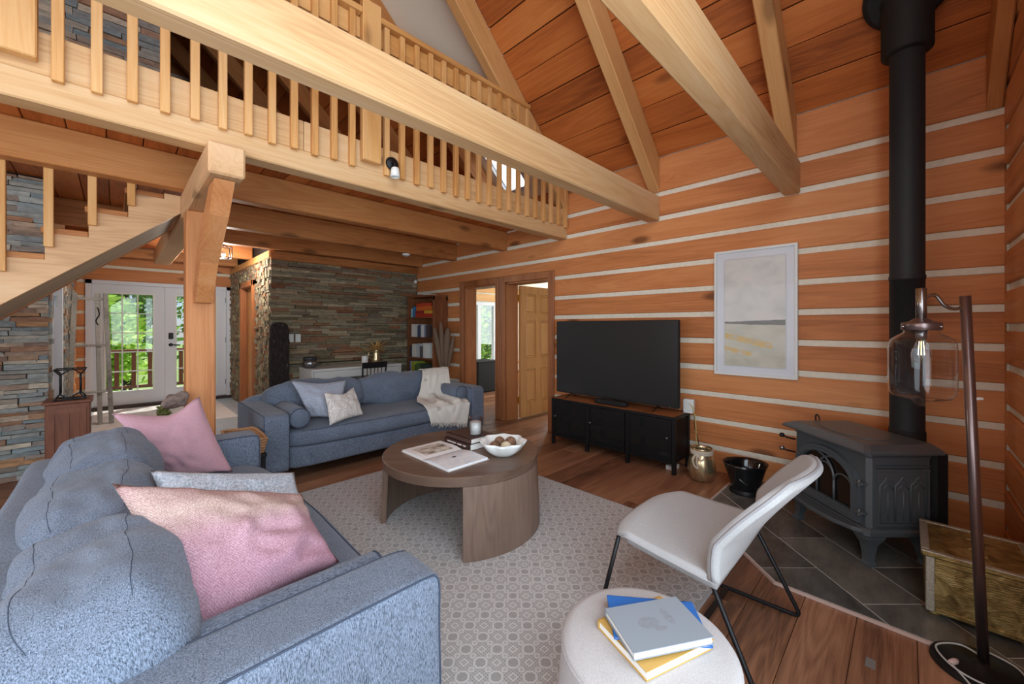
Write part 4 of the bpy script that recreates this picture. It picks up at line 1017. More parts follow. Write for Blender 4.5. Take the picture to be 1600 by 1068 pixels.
# ottoman and its books
ot = thing('ottoman', 'round off-white linen ottoman with books on top', 'ottoman', (1.118, .551, 0))
lathe('body', [(0, 0), (.262, 0), (.272, .02), (.266, .2), (.252, .36), (.246, .395)], 'ottoman', ot, 64)
lathe('top_pad', [(.246, .393), (.25, .402), (.244, .412), (.22, .420), (.12, .424), (0, .425)], 'ottoman', ot, 64)
tube('welt', [(.249*math.cos(a*.0982), .249*math.sin(a*.0982), .398) for a in range(64)], .004, 'ottoman', ot, 6, True)
book('b', 1.130, .533, .425, .255, .205, .026, R(-20), pm(196, 156, 84), 'ochre covered hardback at the bottom of the ottoman stack')
book('b', 1.165, .545, .4515, .27, .18, .007, R(-52), pm(44, 104, 178), 'thin blue book in the middle of the ottoman stack')
book('b', 1.124, .522, .459, .248, .17, .022, R(-32), pm(138, 146, 154), 'grey blue book with a scribbled sketch topping the ottoman stack', topmat='cover_sketch')

# accent chair
ch = thing('accent_chair', 'off-white upholstered low chair on black sled legs', 'chair', (1.9, .72, 0))
def seat_fn(u, v):
    s = u*2-1; w = .31+.035*v; y = .245-.47*v
    e = abs(s)**5; y2 = y-(.055*e if v < .5 else 0)*(1-v*2 if v < .5 else 0)
    z = .432-.012*(1-s*s)*math.sin(math.pi*min(1, v+.1))-.03*v
    if v < .14: z -= .022*(1-v/.14)**2
    z += .010*math.cos(s*2.2)*(1-v)
    w2 = w*(1-.05*max(0, 1-v/.15)**2)*(1-.02*max(0, (v-.9)/.1))
    return (s*w2, y2, z)
def back_fn(u, v):
    s = u*2-1; w = (.345-.03*v-.10*max(0, v-.55)**1.5)*(1-.22*max(0, (v-.82)/.18)**2.2)
    y = -.215-.06*v-.20*v*v**.35; z = .405+.40*v-.03*s*s*max(0, v-.6)
    y += .075*s*s*(1-.35*v)*min(1, v*3)
    return (s*w, y, z)
link('seat', surf_me(seat_fn, 28, 28, .042), 'linen', ch); bk = link('backrest', surf_me(back_fn, 28, 26, .040), 'linen', ch)
def off(fn, u, v, d):
    p = Vector(fn(u, v)); return p
pth = [Vector(back_fn(0, .02+.96*i/24)) for i in range(25)]+[Vector(back_fn(i/24, 1)) for i in range(25)]+[Vector(back_fn(1, .98-.96*i/24)) for i in range(25)]
tube('piping', pth, .006, pm(150, 148, 150, .9), bk, 6)
pth = [Vector(seat_fn(0, .98-.96*i/24)) for i in range(25)]+[Vector(seat_fn(i/24, 0)) for i in range(25)]+[Vector(seat_fn(1, .02+.96*i/24)) for i in range(25)]
tube('piping', pth, .006, pm(170, 168, 168, .9), ch, 6)
for s in (-1, 1):
    x = s*.30
    def rc(a, b, c, r=.035):
        a, b, c = Vector(a), Vector(b), Vector(c); p = b+(a-b).normalized()*r; q = b+(c-b).normalized()*r
        return [p, p*.56+b*.38+q*.06, p*.25+b*.5+q*.25, p*.06+b*.38+q*.56, q]
    A, B, Cc, D = (x, .20, .405), (x, .30, .012), (x+s*.03, -.375, .012), (x, -.19, .385)
    tube('leg', [Vector(A)]+rc(A, B, Cc)+rc(B, Cc, D)+[Vector(D), Vector((x, -.02, .395))], .0095, 'black', ch, 10)
    for yy in (-.30, .22): lathe('glide', [(.009, 0), (.009, .006), (0, .007)], 'blackmatte', ch, 10, loc=(x+s*.027*(yy < 0), yy, 0))
slab('cross_bar', (0, -.065, .013), (1, 0, 0), (0, 1, 0), (.62, .022, .008), 'black', ch)
tube('under_rail', [(-.30, .20, .405), (.30, .20, .405)], .0085, 'black', ch)

# television and its cabinet
tv = thing('tv_cabinet', 'low black metal cabinet with wire mesh doors and a wooden top', 'cabinet', (3.745, 2.205, 0), 0)
hx, hy, hz = .172, .72, .53
cbox('top', -hx+.008, hx-.008, -hy+.008, hy-.008, hz-.022, hz-.003, 'casing', tv, .002)
boxes('top_rim', [(-hx, hx, -hy, -hy+.01, hz-.03, hz), (-hx, hx, hy-.01, hy, hz-.03, hz), (-hx, -hx+.01, -hy+.01, hy-.01, hz-.03, hz-.004), (hx-.01, hx, -hy+.01, hy-.01, hz-.03, hz)], 'black', tv)
for y in (-hy+.0175, -hy/3, hy/3, hy-.0175):
    for x in (-hx+.0175, hx-.0175): cbox('leg', x-.0175, x+.0175, y-.0175, y+.0175, .035 if False else 0, hz-.03, 'black', tv, .003)
cbox('shelf', -hx+.02, hx-.02, -hy+.02, hy-.02, .29, .305, 'casing', tv); cbox('bottom_shelf', -hx+.02, hx-.02, -hy+.02, hy-.02, .095, .11, 'black', tv)
for i in range(3):
    a = -hy+.036+i*(2*hy-.036)/3; b = a+(2*hy-.036)/3-.036
    dr_ = boxes('mesh_door', [(-hx-.004, -hx+.012, a, a+.016, .095, hz-.035), (-hx-.004, -hx+.012, b-.016, b, .095, hz-.035), (-hx-.004, -hx+.012, a+.016, b-.016, .095, .115), (-hx-.004, -hx+.012, a+.016, b-.016, hz-.055, hz-.035)], 'black', tv)
    cbox('wire_mesh', -hx+.002, -hx+.004, a+.016, b-.016, .115, hz-.055, 'wiremesh', dr_)
    lathe('knob', [(.005, 0), (.005, .01), (.010, .014), (.010, .02), (0, .022)], 'silver', dr_, 12, loc=(-hx-.004, b-.035 if i else a+.035, .33), rot=(0, R(-90), 0))
for sy in (-1, 1): cbox('side_mesh', -hx+.03, hx-.03, sy*(hy-.008)-.001, sy*(hy-.008)+.001, .11, hz-.04, 'wiremesh', tv)
t = thing('television', 'big flat black television standing on the black cabinet', 'television', (3.74, 2.25, .53))
cbox('housing', .006, .04, -.728, .728, .046, .882, 'blackmatte', t, .004); cbox('bezel', -.002, .008, -.73, .73, .044, .884, 'black', t, .002)
cbox('screen', -.0035, .0, -.722, .722, .056, .877, 'screen', t); cbox('chassis', .038, .075, -.4, .4, .12, .55, 'blackmatte', t, .01)
for y in (-.52, .52):
    tube('foot', [(-.10, y, .006), (-.02, y, .03), (.01, y, .06), (.03, y, .03), (.10, y, .006)], .006, 'black', t, 6)
cbox('maker_badge', -.0045, -.003, -.66, -.64, .050, .0545, 'silver', t)
sb = thing('sound_bar', 'small black sound bar in front of the television', 'speaker', (3.665, 2.2, .53))
rbox('body', .035, .19, .024, 'blackmatte', sb, n=6, seg=8, loc=(0, 0, .026)); cbox('logo', -.037, -.034, .12, .124, .02, .04, 'silver', sb)
tube('remote_cable', smooth_path([(.03, -.1, .006), (.05, -.2, .004), (.04, -.3, .004)], 4), .002, 'blackmatte', sb, 5)
r_ = thing('router', 'white router box behind the lower right corner of the television', 'router', (3.865, 1.475, .53)); rbox('body', .022, .05, .065, 'white2', r_, n=8, seg=8, loc=(0, 0, .0655)); cbox('base', -.03, .03, -.04, .04, 0, .006, 'white2', r_)
tube('cable', smooth_path([(3.85, 1.50, .63), (3.84, 1.44, .60), (3.83, 1.405, .5), (3.84, 1.40, .35), (3.83, 1.39, .18), (3.85, 1.36, .05), (3.88, 1.30, .008)], 6), .004, 'cordy', label='yellowish cable hanging beside the television cabinet', cat='cable')
tube('cable', smooth_path([(3.87, 1.52, .60), (3.86, 1.43, .56), (3.85, 1.42, .42), (3.86, 1.385, .26), (3.85, 1.40, .12), (3.87, 1.37, .008)], 6), .0035, 'blackmatte', label='black cable hanging beside the television cabinet', cat='cable')
cbox('media_box', 3.70, 3.83, 2.55, 2.72, .1105, .15, 'rubber', bev=.006, label='grey media box behind the left mesh door', cat='electronics')
cbox('media_player', 3.68, 3.82, 2.1, 2.4, .1105, .135, pm(60, 62, 64), bev=.004, label='flat dark player behind the middle mesh door', cat='electronics')
ps = thing('power_strip', 'white power strip with tangled cords on the cabinet shelf', 'power strip', (3.72, 1.60, .1105)); cbox('body', -.025, .025, -.09, .09, 0, .035, 'white2', ps, .005)
for q in range(4): tube('cord', smooth_path([(0, -.06+.04*q, .035), (.02, -.08+.05*q, .09+.02*q), (-.04, .02*q-.05, .11), (-.06, -.05+.02*q, .05), (.03, .05-.03*q, .02)], 6), .003, 'cord' if q % 2 else 'blackmatte', ps, 6)
cbox('paper_box', 3.68, 3.80, 1.54, 1.62, 0, .04, 'paper', bev=.003, label='small white box on the floor beneath the cabinet end', cat='box')

# painting
pf = thing('framed_picture', 'white framed abstract seascape print with gold streaks on the log wall', 'picture', (3.946, .948, 1.475))
W2, H2 = .317, .56
boxes('frame', [(-.034, 0, -W2, -W2+.02, -H2, H2), (-.034, 0, W2-.02, W2, -H2, H2), (-.034, 0, -W2+.02, W2-.02, -H2, -H2+.02), (-.034, 0, -W2+.02, W2-.02, H2-.02, H2)], 'white2', pf)
cbox('mat_board', -.016, -.004, -W2+.02, W2-.02, -H2+.02, H2-.02, 'white', pf)
pw_, ph_ = .232, .475
uvquad('print', (-.0175, pw_, -ph_), (-.0175, -pw_, -ph_), (-.0175, -pw_, ph_), (-.0175, pw_, ph_), 'print', pf)
boxes('mat_bevel', [(-.020, -.016, -pw_-.006, -pw_, -ph_, ph_), (-.020, -.016, pw_, pw_+.006, -ph_, ph_), (-.020, -.016, -pw_, pw_, ph_, ph_+.006), (-.020, -.016, -pw_, pw_, -ph_-.006, -ph_)], pm(196, 198, 200), pf)
cbox('glazing', -.026, -.024, -W2+.018, W2-.018, -H2+.018, H2-.018, 'glazing', pf)
# ================================================================== STOVE CORNER
sx_, sy_ = ct(2.175, 2.495)
sv = thing('wood_stove', 'dark grey cast iron wood stove with an arched glass door in the corner', 'stove', (sx_, sy_, .0125), R(-45))
# local x: front is -x; local y: width; the side with the arches is -y
def loopbox(rows):
    """stack of rounded rectangles: (hx0, hx1, hy, z)"""
    bm = bmesh.new(); rings = []
    for (a, b, h, z) in rows:
        c = .02; pts = [(a+c, -h), (b-c, -h), (b, -h+c), (b, h-c), (b-c, h), (a+c, h), (a, h-c), (a, -h+c)]
        rings.append([bm.verts.new((x, y, z)) for x, y in pts])
    for A, B in zip(rings, rings[1:]):
        for i in range(8): bm.faces.new((A[i], A[(i+1) % 8], B[(i+1) % 8], B[i]))
    bm.faces.new(rings[0][::-1]); bm.faces.new(rings[-1]); return bm
link('fire_box', me_from('body', loopbox([(-.185, .175, .29, .205), (-.185, .175, .29, .60), (-.19, .18, .295, .615), (-.19, .18, .295, .63)])), 'iron', sv)
link('base_plate', me_from('base', loopbox([(-.2, .18, .295, .165), (-.215, .19, .31, .175), (-.215, .19, .31, .195), (-.2, .18, .297, .21)])), 'iron', sv)
tp_ = link('top_plate', me_from('top', loopbox([(-.205, .19, .31, .628), (-.245, .20, .345, .636), (-.248, .205, .348, .645), (-.235, .2, .335, .656), (-.205, .195, .30, .672), (-.19, .19, .285, .678)])), 'iron', sv)
bm = bmesh.new(); pts = [(.12*math.cos(a*.131)-.03, .21*math.sin(a*.131)) for a in range(48)]
link('griddle_plate', me_from('griddle', extrude_poly(pts, .676, .6825, .003)), 'iron', tp_)
# ash lip
lip = [(-.205, -.29), (-.25, -.25), (-.285, -.15), (-.3, 0), (-.285, .15), (-.25, .25), (-.205, .29)]
link('ash_lip', me_from('lip', extrude_poly(lip, .185, .205, .006)), 'iron', sv)
for s in (-1, 1):
    for x in (-.155, .135):
        y = s*.255; sgx = -1 if x < 0 else 1
        bm = bmesh.new(); rings = []
        for (z, w, o) in ((.18, .075, -.02), (.15, .058, -.004), (.11, .034, .004), (.06, .026, .008), (.025, .024, .014), (.012, .03, .018), (0, .032, .018)):
            cx, cy = x+sgx*o, y+s*o
            rings.append([bm.verts.new((cx+a*w*.8, cy+b*w*.8, z)) for a, b in ((-1, -1), (1, -1), (1, 1), (-1, 1))])
        for A, B in zip(rings, rings[1:]):
            for i in range(4): bm.faces.new((A[i], A[(i+1) % 4], B[(i+1) % 4], B[i]))
        bm.faces.new(rings[0]); bm.faces.new(rings[-1][::-1]); link('leg', me_from('leg', bm), 'iron', sv)
# arched door on the front
def arch(w, z0, zs, n=20, rise=None):
    rise = rise or w
    return [(-w, z0)]+[(-w*math.cos(math.pi*i/n), zs+rise*math.sin(math.pi*i/n)) for i in range(n+1)]+[(w, z0)]
def band(outer, inner, d0, d1):
    bm = bmesh.new(); n = len(outer)
    o0 = [bm.verts.new((d0, a, b)) for a, b in outer]; i0 = [bm.verts.new((d0, a, b)) for a, b in inner]
    o1 = [bm.verts.new((d1, a, b)) for a, b in outer]; i1 = [bm.verts.new((d1, a, b)) for a, b in inner]
    for i in range(n):
        j = (i+1) % n
        bm.faces.new((o0[i], o0[j], i0[j], i0[i])); bm.faces.new((o0[i], o1[i], o1[j], o0[j])); bm.faces.new((i0[i], i0[j], i1[j], i1[i]))
    return bm
dr = link('door', me_from('door', band(arch(.245, .222, .42, rise=.165), arch(.2, .275, .42, rise=.125), -.213, -.185)), 'iron', sv)
link('door_moulding', me_from('moulding', band(arch(.225, .245, .42, rise=.146), arch(.210, .262, .42, rise=.132), -.221, -.21)), 'iron', dr)
bm = bmesh.new(); vv = [bm.verts.new((-.19, a, b)) for a, b in arch(.2, .275, .42, rise=.125)]; bm.faces.new(vv); link('window', me_from('glass', bm), 'stoveglass', dr)
def arcpts(cy, cz, r, a0, a1, x=-.2, n=12, ry=1): return [(x, cy+r*math.cos(R(a0+(a1-a0)*i/n)), cz+r*ry*math.sin(R(a0+(a1-a0)*i/n))) for i in range(n+1)]
for y0 in (-.068, .068): tube('tracery', [(-.2, y0, .275), (-.2, y0, .4)], .007, 'iron', dr, 6)
for y0, s in ((-.068, 1), (.068, -1)): tube('tracery', arcpts(y0+s*.136, .40, .136, 180 if s > 0 else 0, 95 if s > 0 else 85), .007, 'iron', dr, 6); tube('tracery', arcpts(y0-s*.066, .395, .066, 0 if s > 0 else 180, 178 if s > 0 else 2, ry=.9), .006, 'iron', dr, 6)
tube('tracery', arcpts(0, .40, .068, 0, 180, ry=1.3), .006, 'iron', dr, 6)
for z in (.29, .455): 
    cbox('hinge', -.222, -.185, -.285, -.235, z-.008, z+.008, 'iron', dr, .003); lathe('hinge_pin', [(.008, -.018), (.008, .018), (0, .022)], 'iron', dr, 10, loc=(-.215, -.262, z))
for z in (.47, .56): 
    tube('handle', [(-.19, .275, z-.01), (-.24, .285, z), (-.265, .29, z+.012)], .006, 'black', sv, 8); lathe('handle_knob', [(0, -.016), (.013, -.012), (.017, 0), (.013, .012), (0, .016)], 'chrome' if z < .5 else 'black', sv, 14, loc=(-.272, .292, z+.016))
tube('lid_handle', smooth_path([(.0, .30, .675), (.0, .31, .705), (.0, .335, .705), (.0, .335, .66)], 4), .005, 'black', sv, 6)
# side panel with three lancet arches
sp_ = cbox('side_panel', -.14, .13, -.302, -.288, .245, .535, 'iron', sv, .004)
boxes('panel_moulding', [(-.15, .14, -.308, -.29, .535, .547), (-.15, .14, -.308, -.29, .232, .246), (-.15, -.139, -.306, -.29, .246, .535), (.129, .14, -.306, -.29, .246, .535), (-.16, .15, -.302, -.29, .56, .565), (-.16, .15, -.302, -.29, .605, .612)], 'iron', sv)
for k in range(3):
    cx = -.09+.086*k
    o_a = [(cx-.040, 0.0)]+[(cx-.040, .2)]+[(cx-.04+.04*math.sin(R(q)), .2+.052*(1-math.cos(R(q)))**.6) for q in (30, 60, 90)]+[(cx+.04-.04*math.sin(R(q)), .2+.052*(1-math.cos(R(q)))**.6) for q in (60, 30)]+[(cx+.04, .2), (cx+.04, 0)]
    pth = [(a-.005, -.3025, .258+b) for a, b in o_a]
    tube('lancet_arch', pth, .0045, 'iron', sp_, 6, loc=(.005, .2945, -.39) if True else None)
    tube('lancet_arch', [(cx-.03, -.3025, .435), (cx, -.3025, .465), (cx+.03, -.3025, .435)], .0035, 'iron', sp_, 6, loc=(.005, .2945, -.39))
    tube('lancet_arch', [(cx, -.3025, .26), (cx, -.3025, .42)], .0035, 'iron', sp_, 6, loc=(.005, .2945, -.39))
cbox('rear_shield', .20, .30, -.27, .27, .06, .63, 'blackmatte', sv, .02)
lathe('flue_collar', [(.085, -.12), (.085, .0), (.1, .0), (.1, .09), (0, .09)], 'blackmatte', sv, 28, loc=(.25, .0, .58), rot=(0, R(90), 0))
# stove pipe
px_, py_ = ct(2.497, 2.5)
sp2 = thing('stove_pipe', 'black stove pipe rising from the stove to the ceiling', 'stove pipe', (px_, py_, .70))
PR = .082
for z0, z1 in ((0, .955), (.962, 2.42)): lathe('pipe_section', [(PR, z0), (PR, z1), (PR+.001, z1)], 'pipe', sp2, 40)
lathe('joint_band', [(PR+.002, .945), (PR+.0035, .948), (PR+.0035, .968), (PR+.002, .972)], 'pipe', sp2, 40)
lathe('pipe_tee', [(PR+.004, -.3), (PR+.004, .0), (PR, .003)], 'blackmatte', sp2, 32)
lathe('support_collar', [(PR, 2.37), (.118, 2.375), (.122, 2.385), (.122, 2.9)], 'blackmatte', sp2, 40)
xp = px_; sm = Vector((0, 0, zc(xp)-.70))-EN*.02
bm = lathe_bm([(0, -.05), (.185, -.05), (.21, -.03), (.21, .018), (0, .018)], 48); link('ceiling_flange', me_from('flange', bm, False), 'blackmatte', sp2, mx=frame(sm, EY, ES))
lathe('support_box', [(.123, 2.7), (.13, 2.71), (.13, 2.95), (0, 2.95)], 'blackmatte', sp2, 40)

# brass log box
lb = thing('brass_box', 'embossed brass log box with a hinged lid by the corner', 'box', (2.875, -.225, .0125))
cbox('body', -.2, .2, -.165, .165, .02, .272, 'brass', lb, .006); cbox('lid', -.215, .215, -.18, .18, .272, .292, 'brass', lb, .006)
for (a, b, c, d) in ((-.215, -.185, -.18, .18), (.185, .215, -.18, .18), (-.185, .185, -.18, -.15), (-.185, .185, .15, .18)): cbox('lid_border', a, b, c, d, .290, .298, 'silver_trim', lb, .004)
for (y0, y1, z0, z1) in ((-.165, -.135, .02, .27), (.135, .165, .02, .27), (-.135, .135, .245, .27), (-.135, .135, .02, .042)): cbox('front_border', -.208, -.198, y0, y1, z0, z1, 'silver_trim' if y1-y0 < .1 else 'brass', lb, .003)
def relief(name, pts, th, mat, parent, base, ex, ey):
    return link(name, me_from('relief', extrude_poly(pts, 0, th, th*.4)), mat, parent, mx=frame(base, ex, ey))
hor = [(-.10, .0), (-.095, .04), (-.08, .055), (-.085, .09), (-.07, .08), (-.055, .06), (.0, .055), (.03, .06), (.05, .035), (.06, .0), (.045, .0), (.035, .028), (-.04, .028), (-.06, .0)]
relief('embossed_figure', hor, .008, 'brass', lb, (-.199, .05, .10), (0, -1, 0), (0, 0, 1))
relief('embossed_figure', [(a*.7, b*.7) for a, b in hor], .006, 'brass', lb, (-.199, -.07, .10), (0, -1, 0), (0, 0, 1))
for q in range(5): relief('embossed_tree', [(-.012, 0), (.012, 0), (.02, .05), (0, .08), (-.02, .05)], .006, 'brass', lb, (-.1+.06*q, -.02+.03*(q % 2), .291), (0, -1, 0), (1, 0, 0))
for a in (-1, 1):
    for b in (-1, 1): lathe('foot', [(.02, 0), (.025, .01), (.015, .02), (0, .02)], 'brass', lb, 12, loc=(a*.17, b*.135, 0))

# floor lamp
fl = thing('floor_lamp', 'bronze floor lamp with a clear glass jar shade beside the brass box', 'lamp', (2.418, -.213, 0))
lathe('base', [(0, 0), (.135, 0), (.14, .006), (.138, .014), (.12, .02), (.03, .024), (.02, .04), (0, .04)], 'black', fl, 48, loc=(-.03, .01, .0))
ptop = Vector((-.036, .051, 1.472))
tube('pole', [(0, 0, .02), ptop*.5, ptop], .0165, 'bronze', fl, 20)
shc = Vector((2.307-2.418, -.040+.213, 0))
tube('arm', smooth_path([ptop*.985+Vector((0, 0, -.02)), ptop+Vector((-.018, .03, -.052)), ptop+Vector((-.035, .058, -.035)), ptop+Vector((-.05, .083, .005)), (shc.x+.008, shc.y-.01, 1.468), (shc.x, shc.y, 1.468)], 6), .0065, 'chrome', fl, 10)
lathe('stem', [(0, 1.37), (.0165, 1.37), (.0165, 1.505), (0, 1.507)], 'chrome', fl, 20, loc=shc)
lathe('shade_cap', [(.0165, 1.385), (.028, 1.378), (.038, 1.37), (.058, 1.366), (.060, 1.36), (.060, 1.338), (.056, 1.336), (0, 1.336)], 'bronze', fl, 32, loc=shc)
for q in range(3): lathe('thumb_screw', [(.004, 0), (.004, .008), (0, .009)], 'chrome', fl, 8, loc=shc+Vector((.058*math.cos(q*2.1), .058*math.sin(q*2.1), 1.35)), rot=(0, R(90), q*2.1))
lathe('glass_shade', [(.052, 1.345), (.054, 1.325), (.075, 1.312), (.092, 1.298), (.099, 1.28), (.101, 1.255), (.1005, 1.11), (.097, 1.082), (.086, 1.066), (.06, 1.058), (.034, 1.055), (.028, 1.049), (.018, 1.036), (.008, 1.029), (0, 1.028)], 'lamp_glass', fl, 48, loc=shc)
lathe('socket', [(0, 1.30), (.017, 1.30), (.018, 1.336), (0, 1.336)], 'silver', fl, 18, loc=shc)
bu = lathe('bulb', [(.012, 1.302), (.014, 1.29), (.026, 1.255), (.031, 1.235), (.029, 1.22), (.018, 1.207), (0, 1.202)], 'lamp_glass', fl, 24, loc=shc)
for q in range(4):
    a = q*math.pi/2; tube('filament', [(.006*math.cos(a), .006*math.sin(a), 1.29), (.009*math.cos(a), .009*math.sin(a), 1.235)], .0011, 'filament', bu, 5)
lathe('switch', [(.006, 0), (.006, .03), (.003, .034), (0, .034)], 'wax', fl, 10, loc=ptop*.73+Vector((.01, -.012, -.01)), rot=(R(90), 0, R(45)))
tube('power_cord', smooth_path([(0, 0, .045), (.05, .06, .035), (-.02, .13, .03), (-.12, .08, .026), (-.15, -.02, .03), (-.06, -.1, .026), (.06, -.09, .022), (.10, .0, .024)], 8), .0035, 'cord', fl, 7)
tube('power_cord', smooth_path([(-.1, .09, .028), (-.22, .02, .006), (-.36, .02, .004), (-.5, -.05, .004), (-.62, -.02, .004)], 8), .0035, 'cord', fl, 7)
lathe('cord_plug', [(0, 0), (.009, .002), (.011, .03), (.006, .045), (0, .046)], pm(206, 178, 170), fl, 12, loc=(-.1, .095, .028), rot=(R(90), 0, R(60)))

# bucket and jar
bk_ = thing('coal_bucket', 'shiny black metal coal bucket with a wide lipped rim on the hearth', 'bucket', (3.60, .93, .0125)); bk_.scale = (1.15, 1.15, 1.08)
def hod(a, z): return 1+.16*abs(math.cos(a-R(-45)))**2*(z/.2) if z > 0 else 1
lathe('body', [(0, .02), (.08, .02), (.086, .03), (.10, .12), (.118, .2), (.124, .222), (.120, .222), (.112, .195), (.094, .12), (.08, .034), (0, .032)], plain('black_gloss', hexc(18, 20, 22), .12, 0, .6), bk_, 48, wob=hod)
lathe('foot_ring', [(.078, .03), (.092, .0), (.096, .0), (.098, .006), (.084, .034)], 'black', bk_, 48, wob=lambda a, z: 1+.02*math.cos(24*a))
tube('bail_handle', smooth_path([(-.125*.75, .125*.75, .2), (-.1, -.02, .1), (-.03, -.07, .09), (.06, -.09, .1), (.125*.75, -.125*.75, .2)], 6), .003, 'silver', bk_, 6)
gj = thing('gold_jar', 'mottled gold glass jar with a rope round its neck by the cabinet', 'jar', (3.655, 1.285, 0))
lathe('jar', [(0, .003), (.075, .0), (.09, .012), (.112, .07), (.116, .13), (.104, .19), (.086, .222), (.08, .235), (.083, .272), (.087, .285), (.082, .285), (.076, .27), (.074, .235), (.1, .18), (.108, .12), (.08, .02), (0, .012)], 'gold', gj, 40)
for q in range(3): tube('rope', [((.086+.003*(q % 2))*math.cos(a*.2618), .087*math.sin(a*.2618), .238+.012*q) for a in range(24)], .0075, 'rope', gj, 7, True)
tube('rope_bow', smooth_path([(-.09, .0, .25), (-.115, .03, .21), (-.12, .02, .15), (-.118, -.01, .13), (-.115, .0, .18), (-.095, .0, .24), (-.105, -.03, .2), (-.1, -.06, .22)], 6), .007, 'rope', gj, 7)

# ================================================================== STONE WALL SIDE
dk = thing('desk', 'white lacquered desk with a shelf against the dark stone wall', 'desk', (2.605, 6.115, 0))
cbox('desk_top', -.69, .69, -.265, .265, .715, .75, 'white2', dk, .003)
for s in (-1, 1): cbox('side_panel', s*.69-(.03 if s > 0 else 0), s*.69+(.03 if s < 0 else 0), -.26, .26, 0, .715, 'white2', dk, .003)
dw = cbox('drawer_front', -.655, .655, -.262, -.245, .605, .71, 'white2', dk, .003); cbox('shelf', -.66, .66, -.2, .26, .5, .52, 'white2', dk); cbox('back_panel', -.66, .66, .24, .255, .3, .71, 'white2', dk)
wc = thing('spindle_chair', 'black spindle back chair pushed up to the white desk', 'chair', (2.62, 5.62, 0))
rbox('seat', .2, .2, .02, 'black', wc, n=5, seg=8, loc=(0, 0, .44))
for s in (-1, 1):
    for y in (-.17, .17): tube('leg', [(s*.2, y*1.15, 0), (s*.16, y, .43)], [.012, .017], 'black', wc, 10)
    tube('back_post', [(s*.16, -.17, .45), (s*.18, -.22, .84)], [.014, .012], 'black', wc, 10)
slab('crest_rail', (0, -.213, .80), (1, 0, 0), (0, -.1, 1), (.37, .085, .018), 'black', wc, .006)
for q in range(5): tube('spindle', [(-.10+.05*q, -.175, .455), (-.11+.055*q, -.21, .77)], .006, 'black', wc, 7)
po = thing('silver_pot', 'round silver pot with a dark rim on the desk end', 'pot', (1.985, 6.12, .75))
lathe('pot', [(0, 0), (.06, 0), (.095, .04), (.1, .075), (.085, .115), (.078, .12), (.078, .11), (.09, .07), (0, .02)], 'silver', po, 32); lathe('rim', [(.08, .112), (.092, .12), (.094, .15), (.085, .158), (.07, .15), (.0, .135)], pm(54, 56, 62, .3), po, 32)
cj = thing('candle_jar', 'white candle jar standing on the desk beside the gold pitcher', 'candle', (2.80, 6.12, .75)); lathe('jar', [(0, 0), (.045, 0), (.05, .006), (.05, .13), (.046, .135), (.044, .12), (0, .118)], 'ceramic', cj, 28); tube('wick', [(0, 0, .117), (0, 0, .128)], .002, 'blackmatte', cj, 5)
vs_ = thing('gold_pitcher', 'gold metal pitcher holding dried golden leaves on the desk', 'vase', (2.99, 6.12, .75))
lathe('pitcher', [(0, 0), (.07, 0), (.078, .01), (.07, .08), (.058, .16), (.056, .2), (.066, .225), (.062, .225), (.05, .2), (.05, .15), (0, .02)], 'gold', vs_, 32)
tube('handle', smooth_path([(-.056, 0, .2), (-.12, 0, .19), (-.13, 0, .12), (-.072, 0, .06)], 6), .007, 'gold', vs_, 8)
for q in range(46):
    a = random.uniform(0, 2*math.pi); ln = random.uniform(.2, .4); el = random.uniform(.25, 1.35)
    d = Vector((math.cos(a)*math.cos(el)*1.15, math.sin(a)*math.cos(el)*.6, math.sin(el)*.75)); p0 = Vector((0, 0, .215)); sd = d.cross(Vector((0, 0, 1))).normalized()
    def lf_(u, v, d=d, p0=p0, sd=sd, ln=ln):
        w = .02*math.sin(math.pi*min(1, .08+v*.92))*(1 if v < .99 else .1); c = p0+d*ln*v+Vector((0, 0, -.16*ln*v*v*v*3*(1-d.z)))
        return c+sd*(u*2-1)*w
    link('leaf', surf_me(lf_, 2, 6, .002), 'drygold', vs_)
# light switches, bark slab, sensor
for x, n_ in ((1.80, 'double white switch plate on the stone wall beside the bark slab'), (1.905, 'narrow white switch plate on the stone wall, farther from the bark slab')):
    w = .045 if 'double' in n_ else .036
    s_ = thing('switch_plate', n_, 'light switch', (x, 6.398, 1.18)); cbox('plate', -w, w, -.008, .004, -.06, .06, 'white2', s_, .003)
    for q in ((-.02, .02) if w > .04 else (0,)): cbox('rocker', q-.011, q+.011, -.012, -.006, -.03, .03, 'ceramic', s_, .002)
sb_ = thing('bark_slab', 'tall dark rough bark slab standing before the stone wall', 'sculpture', (1.625, 6.28, 0))
rbox('slab', .125, .035, .70, 'bark', sb_, n=7, seg=26, amp=.016, freq=14, seed=2, loc=(0, 0, .71))
cs_ = thing('motion_sensor', 'small round white sensor at the corner above the bookcase', 'sensor', (3.88, 6.38, 2.17)); lathe('body', [(0, 0), (.028, 0), (.034, .02), (.024, .035), (0, .04)], 'ceramic', cs_, 20, rot=(R(90), 0, R(-40))); cbox('bracket', -.01, .01, -.002, .03, -.03, .0, 'white2', cs_)
sd_ = thing('smoke_detector', 'white smoke detector under a loft joist', 'smoke detector', (3.05, 5.28, BZ)); lathe('body', [(0, -.04), (.035, -.038), (.055, -.025), (.062, -.002), (0, -.002)], 'ceramic', sd_, 28); lathe('vent_ring', [(.048, -.034), (.05, -.036), (.053, -.03)], pm(110, 110, 110), sd_, 28)
sl_ = thing('spot_light', 'small black wall spotlight with a white glass shade on the loft railing', 'lamp', (1.57, 2.944, 2.66))
lathe('wall_plate', [(0, .0), (.05, 0), (.055, .008), (.05, .02), (0, .024)], 'black', sl_, 28, rot=(R(90), 0, 0)); tube('neck', [(0, -.02, 0), (0, -.05, -.01), (0, -.055, -.04)], .012, 'black', sl_, 10)
